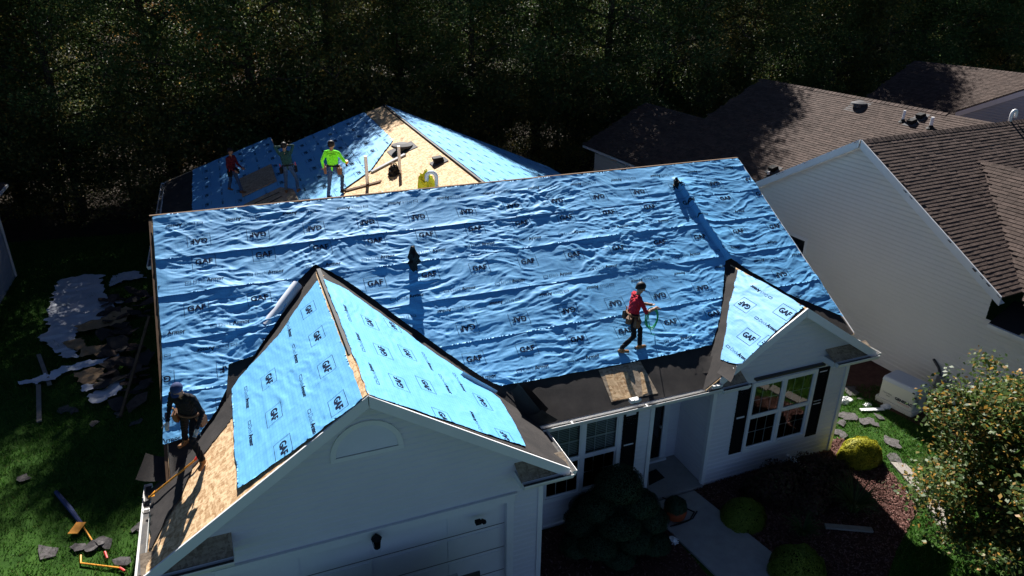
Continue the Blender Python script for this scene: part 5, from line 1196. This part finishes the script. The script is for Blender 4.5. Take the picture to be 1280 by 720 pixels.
# doormat, cord on the walk
mq = [ground(820, 586, .104), ground(831, 597, .104), ground(811, 607, .104), ground(811, 590, .104)]; o = MB().prism(orient(mq, ez), ez*.003).build('doormat', 'black_rubber'); tag(o, 'dark doormat in front of the recessed entry door', 'doormat')
pts = [ground(805, 615, .06)]+[ground(x, y, .065) for x, y in ((812, 622), (826, 621), (838, 626), (850, 632), (868, 640), (862, 650), (850, 655), (838, 658), (866, 648), (873, 636))]
cc = []
for i in range(len(pts)-1):
    for k in range(4): cc.append(pts[i]+(pts[i+1]-pts[i])*k/4)
tag(MB().tube(cc, .014, 6).build('hose', 'black_rubber', smooth=True), 'dark hose trailing over the shaded front walk', 'hose')
# paving slabs edging the bed
for i, (x, y) in enumerate(((1128, 588), (1144, 606), (1158, 622), (1170, 639), (1183, 658))):
    p = ground(x, y); q = [p+RT*a+np.array([FW[0], FW[1], 0])*b_ for a, b_ in ((-.20, .30), (.16, .22), (.22, -.28), (-.14, -.24))]
    tag(MB().prism(orient([(c[0], c[1], .07) for c in q], ez), ez*.066).build('paving_slab', 'paver'), 'flat tan paving slab edging the mulch bed by the lawn', 'paving slab', 'slabs edging the bed')
a, b_ = ground(1031, 659, .05), ground(1090, 664, .05); tag(MB().beam(a+ez*.06, b_+ez*.06, .14, .05).build('board', 'paver'), 'pale board lying in the shaded bed below the strap leaves', 'board')
p = ground(841, 677); tag(lump('crumpled_wrapper', p, .14, .12, .08, 'white_paper', 'crumpled pale wrapper on dark mulch beside the front walk', 'wrapper', 61), 'crumpled pale wrapper on dark mulch beside the front walk', 'wrapper')
# trailer load at the garage door
p = onY(575, 712, -7.9); zt_ = p[2]; tr_ = thing('dump_trailer', 'dark trailer piled with a shiny crumpled tarp before the garage door', 'trailer', (p[0]-.6, -8.6, 0))
x0, x1 = p[0]-2.6, p[0]+.35
MB().box((x0, -9.6, .55), (x1, -7.95, .62)).build('bed', 'dark_metal', tr_)
for y in (-9.6, -7.95): MB().box((x0, y-.02, .62), (x1, y+.02, zt_-.12)).build('side_rail', 'dark_metal', tr_)
MB().beam((x0, -7.9, zt_-.08), (x1-.4, -7.9, zt_-.08), .05, .05).build('top_rail', 'grey_metal', tr_)
for x in (x0+.9, x1-.9):
    for y in (-9.75, -7.78): MB().lathe((x, y-.1, .33), [(.15, 0), (.33, .01), (.33, .19), (.15, .2)], 18, (0, 1, 0)).build('wheel', 'black_rubber', tr_)
v = []; f = []; nx, ny = 44, 30
for i in range(nx+1):
    for j in range(ny+1):
        s_, t = i/nx, j/ny; e = min(1, 5*min(s_, 1-s_))*min(1, 5*min(t, 1-t)); xx = x0+(x1-x0)*s_; yy = -9.55+1.6*t
        v.append((xx, yy, .9+(zt_-.9)*e*(.72+.3*vnoise(s_*6, t*4, 3))+.10*ridged(s_*9, t*5, 4)*e))
for i in range(nx):
    for j in range(ny): a = i*(ny+1)+j; f.append((a, a+ny+1, a+ny+2, a+1))
mesh('tarp', v, f, 'tarp', tr_)

# --- torn sheets, boards and tear-off scraps on the left lawn
def torn(name, px, z, m, label, cat, seed, amp=.05, cell=.07, group=None, freq=1.0):
    poly = [tuple(ground(*q)[:2]) for q in px]; GPL = Plane((0, 0, z), (1, 0, 0), (0, -1, 0)); poly = [(x, -y) for x, y in poly]
    poly = rough_edge(poly, .10, .07, seed)
    hf = lambda u, v: .02+amp*(1.3*ridged(u*1.6*freq, v*1.9*freq, seed, 1.6)+.6*ridged(u*4*freq, v*4.4*freq, seed+1)+.5*vnoise(u*.8, v*.8, seed+2))
    o = sheet(name, GPL, poly, cell, hf, m, None, edge=0)
    o.data.polygons.foreach_set('use_smooth', np.zeros(len(o.data.polygons), bool)) if m == 'cardboard' else None
    return tag(o, label, cat, group)
torn('torn_sheet', [(76, 352), (105, 346), (128, 347), (129, 368), (140, 380), (146, 392), (128, 402), (104, 410), (96, 428), (98, 452), (76, 452), (66, 438), (48, 426), (62, 416), (60, 392), (66, 370)], .02, 'white_sheet', 'large white torn sheet spread over the shaded left lawn', 'torn sheet', 201, .06)
torn('torn_sheet', [(140, 346), (166, 341), (186, 350), (160, 352), (137, 361)], .02, 'white_sheet', 'narrow white torn strip behind the large torn sheet', 'torn sheet', 204, .05)
torn('torn_sheet', [(134, 375), (158, 378), (152, 383), (133, 382)], .05, 'white_sheet', 'small white torn scrap beside the large torn sheet', 'torn sheet', 206, .05)
torn('torn_sheet', [(112, 503), (124, 490), (140, 484), (158, 480), (155, 492), (136, 504), (118, 511)], .04, 'white_sheet', 'crumpled pale sheet lying nearest the house wall on the lawn', 'torn sheet', 208, .08)
torn('torn_sheet', [(102, 487), (128, 483), (133, 487), (104, 494)], .03, 'white_sheet', 'folded pale strip behind the crumpled sheet on the lawn', 'torn sheet', 209, .05)
torn('torn_sheet', [(22, 480), (42, 477), (66, 471), (78, 462), (98, 456), (126, 452), (148, 441), (155, 444), (128, 458), (84, 468), (70, 478), (44, 485), (24, 484)], .05, 'fabric_back', 'long twisted pale ribbon of plastic trailing across the lawn', 'ribbon', 210, .05)
torn('cardboard', [(94, 415), (112, 408), (128, 404), (150, 392), (168, 391), (160, 404), (148, 412), (120, 418), (104, 422)], .12, 'cardboard', 'large torn brown cardboard on the white torn sheet', 'cardboard', 221, .05)
torn('cardboard', [(80, 432), (106, 426), (108, 438), (98, 444), (84, 440)], .10, 'cardboard', 'small torn brown cardboard at the corner of the white torn sheet', 'cardboard', 223, .04)
torn('cardboard', [(102, 441), (130, 436), (146, 432), (142, 442), (122, 450), (104, 452)], .10, 'cardboard', 'brown cardboard strip between the sheet and the plastic ribbon', 'cardboard', 224, .04)
torn('cardboard', [(92, 470), (126, 462), (130, 470), (122, 484), (104, 483)], .06, 'cardboard', 'flat brown cardboard in front of the plastic ribbon', 'cardboard', 226, .03)
for a, b_, lab in (((49, 446), (63, 484), 'weathered plank crossing under the plastic ribbon'), ((49, 484), (50, 530), 'weathered plank pointing to the plastic ribbon end')):
    p0, p1 = ground(*a), ground(*b_); tag(MB().beam(p0+ez*.10, p1+ez*.10, .12, .04).build('plank', 'paver'), lab, 'plank')
g = random.Random(5)
def scrap(p, s, label, group, m='shingle_scrap', tilt=.08, z=.035):
    n = g.randint(6, 9); a0 = g.random()*6; pts = [(s*g.uniform(.4, 1.15)*math.cos(a0+k*2*math.pi/n)*1.4, s*g.uniform(.4, 1.15)*math.sin(a0+k*2*math.pi/n)) for k in range(n)]
    ax, ay = g.uniform(-tilt, tilt), g.uniform(-tilt, tilt); rz = g.random()*6; c, s2 = math.cos(rz), math.sin(rz)
    q = [(p[0]+x*c-y*s2, p[1]+x*s2+y*c, z+abs(ax)*s+abs(ay)*s+ax*x+ay*y) for x, y in pts]
    # bent in the middle
    cen = (p[0], p[1], z+.02*g.random()+abs(ax)*s+abs(ay)*s); v = q+[cen]; n_ = len(q); v += [(x, y, zz-.006) for x, y, zz in v]
    f = [(k, (k+1) % n_, n_) for k in range(n_)]+[((k+1) % n_+n_+1, k+n_+1, n_+n_+1) for k in range(n_)]+[(k, k+n_+1, (k+1) % n_+n_+1, (k+1) % n_) for k in range(n_)]
    return tag(mesh('shingle_scrap', v, f, m), label, 'shingle scrap', group)
lab = 'torn dark shingle scrap in the tear-off pile along the house wall'
for k in range(75):
    x = g.uniform(128, 188); y = g.uniform(365, 520); scrap(ground(x, y), g.uniform(.14, .34), lab, 'tear-off pile by the house', 'felt' if g.random() < .6 else 'shingle', .35, g.uniform(.03, .22))
for x, y in ((75, 430), (150, 520), (90, 515), (78, 513), (118, 531), (170, 530), (160, 470), (172, 660), (177, 662), (98, 686), (30, 600), (60, 690)): scrap(ground(x, y), g.uniform(.12, .22), 'grey shingle scrap lying loose on the left lawn', 'scraps on the left lawn')
for x, y, s_ in ((119, 684, .17), (127, 679, .15), (113, 689, .13), (135, 682, .14), (152, 706, .17)): scrap(ground(x, y), s_, 'grey shingle scrap lying by the orange shovels on the lawn', 'scraps by the shovels', tilt=.2)
for x, y, s_ in ((1063, 522, .42), (1052, 530, .2), (1083, 527, .28), (1092, 531, .2), (1099, 523, .18), (1066, 492, .3), (1062, 487, .25), (1046, 541, .28), (1054, 545, .2), (1116, 556, .3), (1118, 574, .28), (1050, 520, .2), (1108, 548, .14), (1076, 500, .12)):
    scrap(ground(x, y), s_*.8, 'grey shingle scrap on the sunny lawn beside the house corner', 'scraps on the right lawn')
for x, y, s_, lab in ((1055, 502, .25, 'white crumpled scrap on the sunny lawn at the house corner'), (1084, 507, .14, 'small white scrap between the shingle scraps on the lawn'), (1108, 509, .2, 'white rag lying at the generator pad')): tag(lump('white_scrap', ground(x, y), s_, s_*.6, s_*.5, 'white_paper', lab, 'scrap', int(x)), lab, 'scrap')
a, b_ = ground(1075, 514), ground(1104, 513); tag(MB().beam(a+ez*.06, b_+ez*.06, .12, .03).build('trim_strip', 'pvc'), 'pale trim strip lying on the lawn before the generator', 'trim strip')
# tools on the lawn
a, b_, c_ = ground(70, 615, .05), ground(102, 655, .05), ground(118, 680, .05)
t_ = thing('roof_shovel', 'shovel with a grey-blue sleeve and orange blade on the shaded lawn', 'shovel', b_-ez*.05)
MB().tube([a, (a+b_)/2+ez*.05, b_], [.05, .06, .045], 8).build('sleeve', 'cap_navy', t_); MB().prism(orient([b_+RT*-.1+ez*.06, b_+RT*.12+ez*.06, b_+RT*.12-np.array([FW[0], FW[1], 0])*.4+ez*.06, b_+RT*-.1-np.array([FW[0], FW[1], 0])*.4+ez*.06], ez), ez*.02).build('blade', 'orange_tool', t_); MB().tube([b_, c_], .018, 6).build('handle', 'orange_tool', t_)
a, b_, c_ = ground(101, 704, .05), ground(150, 710, .06), ground(156, 714, .06); d_ = ground(101, 694, .05)
t_ = thing('pry_bar', 'long orange pry bar with a red grip on the sunny lawn', 'pry bar', b_-ez*.06)
MB().tube([d_, a, b_], .02, 8).build('bar', 'orange_tool', t_); MB().tube([b_, c_], .028, 8).build('grip', 'red_tool', t_)
a = ground(131, 690, .05); tag(MB().tube([a, ground(134, 698, .05)], [.03, .024], 8).build('tool_grip', 'red_tool'), 'short orange-red tool grip poking from under a scrap', 'tool')
p0, p1 = ground(150, 520, .1), ground(186, 395, 1.9); tag(MB().beam(p0, p1, .07, .05).build('leaning_board', 'dark_wood'), 'dark board leaning against the left house wall above the tear-off pile', 'board')

# ================================================================== TREES
def grow_tree(seed, H, cr, c0, nl, n_leaf, lsize, leafm, near=False, trunk_r=.2, clus=.55):
    g = np.random.default_rng(seed); mb = MB(); n = 8; bend = g.normal(0, .25, 2); tp = [np.array([bend[0]*(i/n)**2*1.5, bend[1]*(i/n)**2*1.5, H*.93*i/n-.1]) for i in range(n+1)]
    mb.tube(tp, [trunk_r*(1-.9*i/n)+.012 for i in range(n+1)], 8); tips = []
    for k in range(nl):
        fr_ = c0+(1-c0)*((k+.5)/nl)**.9*.95; zz = H*.93*fr_; i = min(n-1, int(fr_*n)); t = fr_*n-i; p = tp[i]*(1-t)+tp[i+1]*t
        a = k*2.4+g.normal(0, .4); prof = math.sin(math.pi*min(1, (fr_-c0)/(1-c0)*.86+.16))**.75; l_ = cr*prof*g.uniform(.75, 1.15)+.2; up = .25+.7*fr_+g.normal(0, .12)
        d = np.array([math.cos(a), math.sin(a), up*.7]); pts = [p]; r0 = trunk_r*(.4-.28*fr_)
        for s_ in range(1, 5): pts.append(p+d*l_*s_/4+np.array([0, 0, -.12*l_*(s_/4)**2])+g.normal(0, .06*l_, 3)*(s_/4))
        mb.tube(pts, [r0*(1-.2*q)+.006 for q in range(5)], 5, cap=False)
        for s_ in range(1, 5):
            for _ in range(2 if not near else 3):
                b0 = pts[s_]; dd = g.normal(0, 1, 3)+d*.6; dd[2] += .1; dd /= np.linalg.norm(dd); bl = l_*g.uniform(.18, .42); b1 = b0+dd*bl; mb.tube([b0, (b0+b1)/2+g.normal(0, .05*bl, 3), b1], [r0*.3+.004, r0*.2+.004, .004], 4, cap=False); tips += [b1, (b0+b1)/2]
            tips.append(pts[s_])
    tips = np.array(tips); wt_ = g.random(len(tips))**(1.0 if near else 3.0)+.04; idx = g.choice(len(tips), n_leaf, p=wt_/wt_.sum()); P = tips[idx]+g.normal(0, clus, (n_leaf, 3))*np.array([1, 1, .6]); P[:, 2] = np.maximum(P[:, 2], .15)
    V, F = leaves(P, lsize, np.array([0, 0, 1.0]), .8, seed, .62)
    tm = bpy.data.meshes.new('trunk'); tm.from_pydata(mb.v, [], mb.f); tm.materials.append(M('bark')); tm.update()
    return tm, npmesh('crown', V, F, leafm, link_it=False)
def plant(name, data, loc, rz, sc_, label, group=None, cat='tree'):
    root = thing(name, label, cat, loc, group); root.rotation_euler = (0, 0, rz); root.scale = (sc_,)*3
    for nm, me in (('trunk', data[0]), ('crown', data[1])):
        o = bpy.data.objects.new(nm, me); COL.objects.link(o); o.parent = root
    return root
# ornamental tree at the lower right
T0 = grow_tree(5, 4.1, 1.95, .16, 32, 62000, .095, 'leaf_near', near=True, trunk_r=.08, clus=.20)
plant('ornamental_tree', T0, (16.3, -10.2, 0), .4, 1.03, 'small autumn tree with green and orange leaves beyond the paving slabs')
# woodland
KIND = [(grow_tree(21, 19, 4.2, .12, 44, 76000, .15, 'leaf_dark', trunk_r=.3, clus=.55), 'tall dark green broadleaf tree in the wood behind the houses'),
        (grow_tree(22, 21, 4.6, .16, 46, 76000, .155, 'leaf_dark', trunk_r=.32, clus=.58), 'tall dark green broadleaf tree in the wood behind the houses'),
        (grow_tree(23, 17, 3.8, .10, 40, 66000, .145, 'leaf_olive', trunk_r=.26, clus=.52), 'olive green broadleaf tree in the wood behind the houses'),
        (grow_tree(24, 14, 3.4, .08, 36, 46000, .14, 'leaf_rust', trunk_r=.22, clus=.55), 'rusty brown autumn tree in the wood behind the houses'),
        (grow_tree(25, 6, 2.4, .05, 24, 20000, .12, 'leaf_olive', trunk_r=.1, clus=.42), 'low olive understory tree at the edge of the wood')]
g = random.Random(12)
def wood(x, y, k, s_=None): plant(('oak_tree', 'oak_tree', 'beech_tree', 'maple_tree', 'understory_tree')[k], KIND[k][0], (x, y, 0), g.random()*6.28, s_ or g.uniform(.88, 1.12), KIND[k][1], ('dark trees of the wood', 'dark trees of the wood', 'olive trees of the wood', 'rusty trees of the wood', 'understory trees of the wood')[k])
spots = [(-14.5, 22.5, 3, 1.15), (-10.4, 24.5, 3, 1.2), (-9.0, 27, 2, 1.0), (-5.4, 22.6, 0, .80), (-1.0, 23.2, 1, .86), (3.4, 22.2, 0, 1.08), (7.4, 22.8, 2, 1.12), (11.4, 23.6, 1, .74), (15.4, 23.8, 0, .86), (19.6, 23.6, 1, 1.0), (23.8, 22.8, 0, 1.02), (27.8, 22.8, 1, .94), (31.8, 24.0, 2, .92), (36.0, 24.6, 0, .88), (40.6, 25.5, 1, .9), (45.4, 26.5, 2, 1.15), (50.4, 28, 0, 1.1), (56, 28, 1, 1.1), (62, 29, 0, 1.1), (68, 29, 2, 1.2), (75, 29, 1, 1.1), (82, 30, 0, 1.1)]
for x, y, k, s_ in spots: wood(x, y, k, s_)
for i in range(22): wood(-17+i*4.9+g.uniform(-1.2, 1.2), 29.5+.06*i*5+g.uniform(-1.2, 1.2), g.choice((0, 1, 2, 2, 3)) if i > 4 else g.choice((3, 2, 3)), g.uniform(.72, .9))
for i in range(30): wood(-38+i*5.6+g.uniform(-1, 1), 66+g.uniform(-2, 2), g.choice((0, 1, 1, 2)), 1.15)
for x, y in ((-10.5, 21.8), (-6.2, 22.3), (-.8, 21.2), (3.2, 21.6), (7.8, 21.4), (11.5, 21.5), (16.4, 22.0), (20.6, 22.6), (25.0, 23.0), (30.4, 25.0), (35.0, 26.5), (44, 30), (-13, 20.8), (-8.4, 24.6), (-3.4, 25), (1.2, 24.8), (5.6, 25.2), (9.6, 24.8), (13.6, 25.2), (18.0, 25.4), (22.6, 25.6), (26, 26)): wood(x, y, 4)

# ================================================================== GRASS AND CHIPS
def blades(name, poly, dens, h, label, seed, avoid=()):
    g = np.random.default_rng(seed); A = np.array(poly); lo, hi_ = A.min(0), A.max(0); n = int((hi_[0]-lo[0])*(hi_[1]-lo[1])*dens); P = lo+g.random((n, 2))*(hi_-lo); k = inside(poly, P[:, 0], P[:, 1])
    for a in avoid: k &= ~inside(a, P[:, 0], P[:, 1])
    P = P[k]; n = len(P); th = g.random(n)*6.283; hh = h*(.5+.9*g.random(n))*(.6+.8*vnoise(P[:, 0]*1.3, P[:, 1]*1.3, seed)); w_ = .007+.008*g.random(n); ln = g.normal(0, .5, (n, 2))*hh[:, None]
    b0 = np.column_stack([P, np.full(n, .002)]); sd_ = np.column_stack([np.cos(th)*w_, np.sin(th)*w_, np.zeros(n)]); tip = b0+np.column_stack([ln, hh])
    o = npmesh(name, np.stack([b0-sd_, b0+sd_, tip], 1).reshape(-1, 3), np.arange(3*n).reshape(-1, 3), 'grass_blade', kind='stuff'); return tag(o, label, 'grass')
blades('grass', [(-13, -6), (-.95, -6), (-1.0, 19.5), (-4, 19.5), (-13, 20.5)], 420, .085, 'green lawn grass left of the re-roofed house', 1)
bedp = [tuple(p[:2]) for p in bed2]
blades('grass', [(12.2, -14), (21, -14), (20.4, -4), (19.6, -3.6), (18.7, -3.2), (17.5, 1), (15.8, 2), (15.75, -6), (12.0, -8.5)], 700, .08, 'green lawn grass between the two houses', 2, (bedp, [(p[0], p[1]) for p in wk]))
def chips(poly, dens, label, seed, avoid=()):
    g = np.random.default_rng(seed); A = np.array(poly); lo, hi_ = A.min(0), A.max(0); n = int((hi_[0]-lo[0])*(hi_[1]-lo[1])*dens); P = lo+g.random((n, 2))*(hi_-lo); k = inside(poly, P[:, 0], P[:, 1])
    for a in avoid: k &= ~inside(a, P[:, 0], P[:, 1])
    P = P[k]; V, F = leaves(np.column_stack([P, .03+.03*g.random(len(P))]), .07, np.array([0, 0, 1.0]), .5, seed, .35); o = npmesh('mulch_chips', V, F, 'mulch_chip', kind='stuff'); tag(o, label, 'mulch')
wkp = [(p[0], p[1]) for p in wk]
chips(bedp, 900, 'reddish mulch chips over the bed right of the walk', 3, (wkp,)); chips([tuple(p[:2]) for p in bed], 350, 'reddish mulch chips over the bed left of the walk', 4, (wkp,))
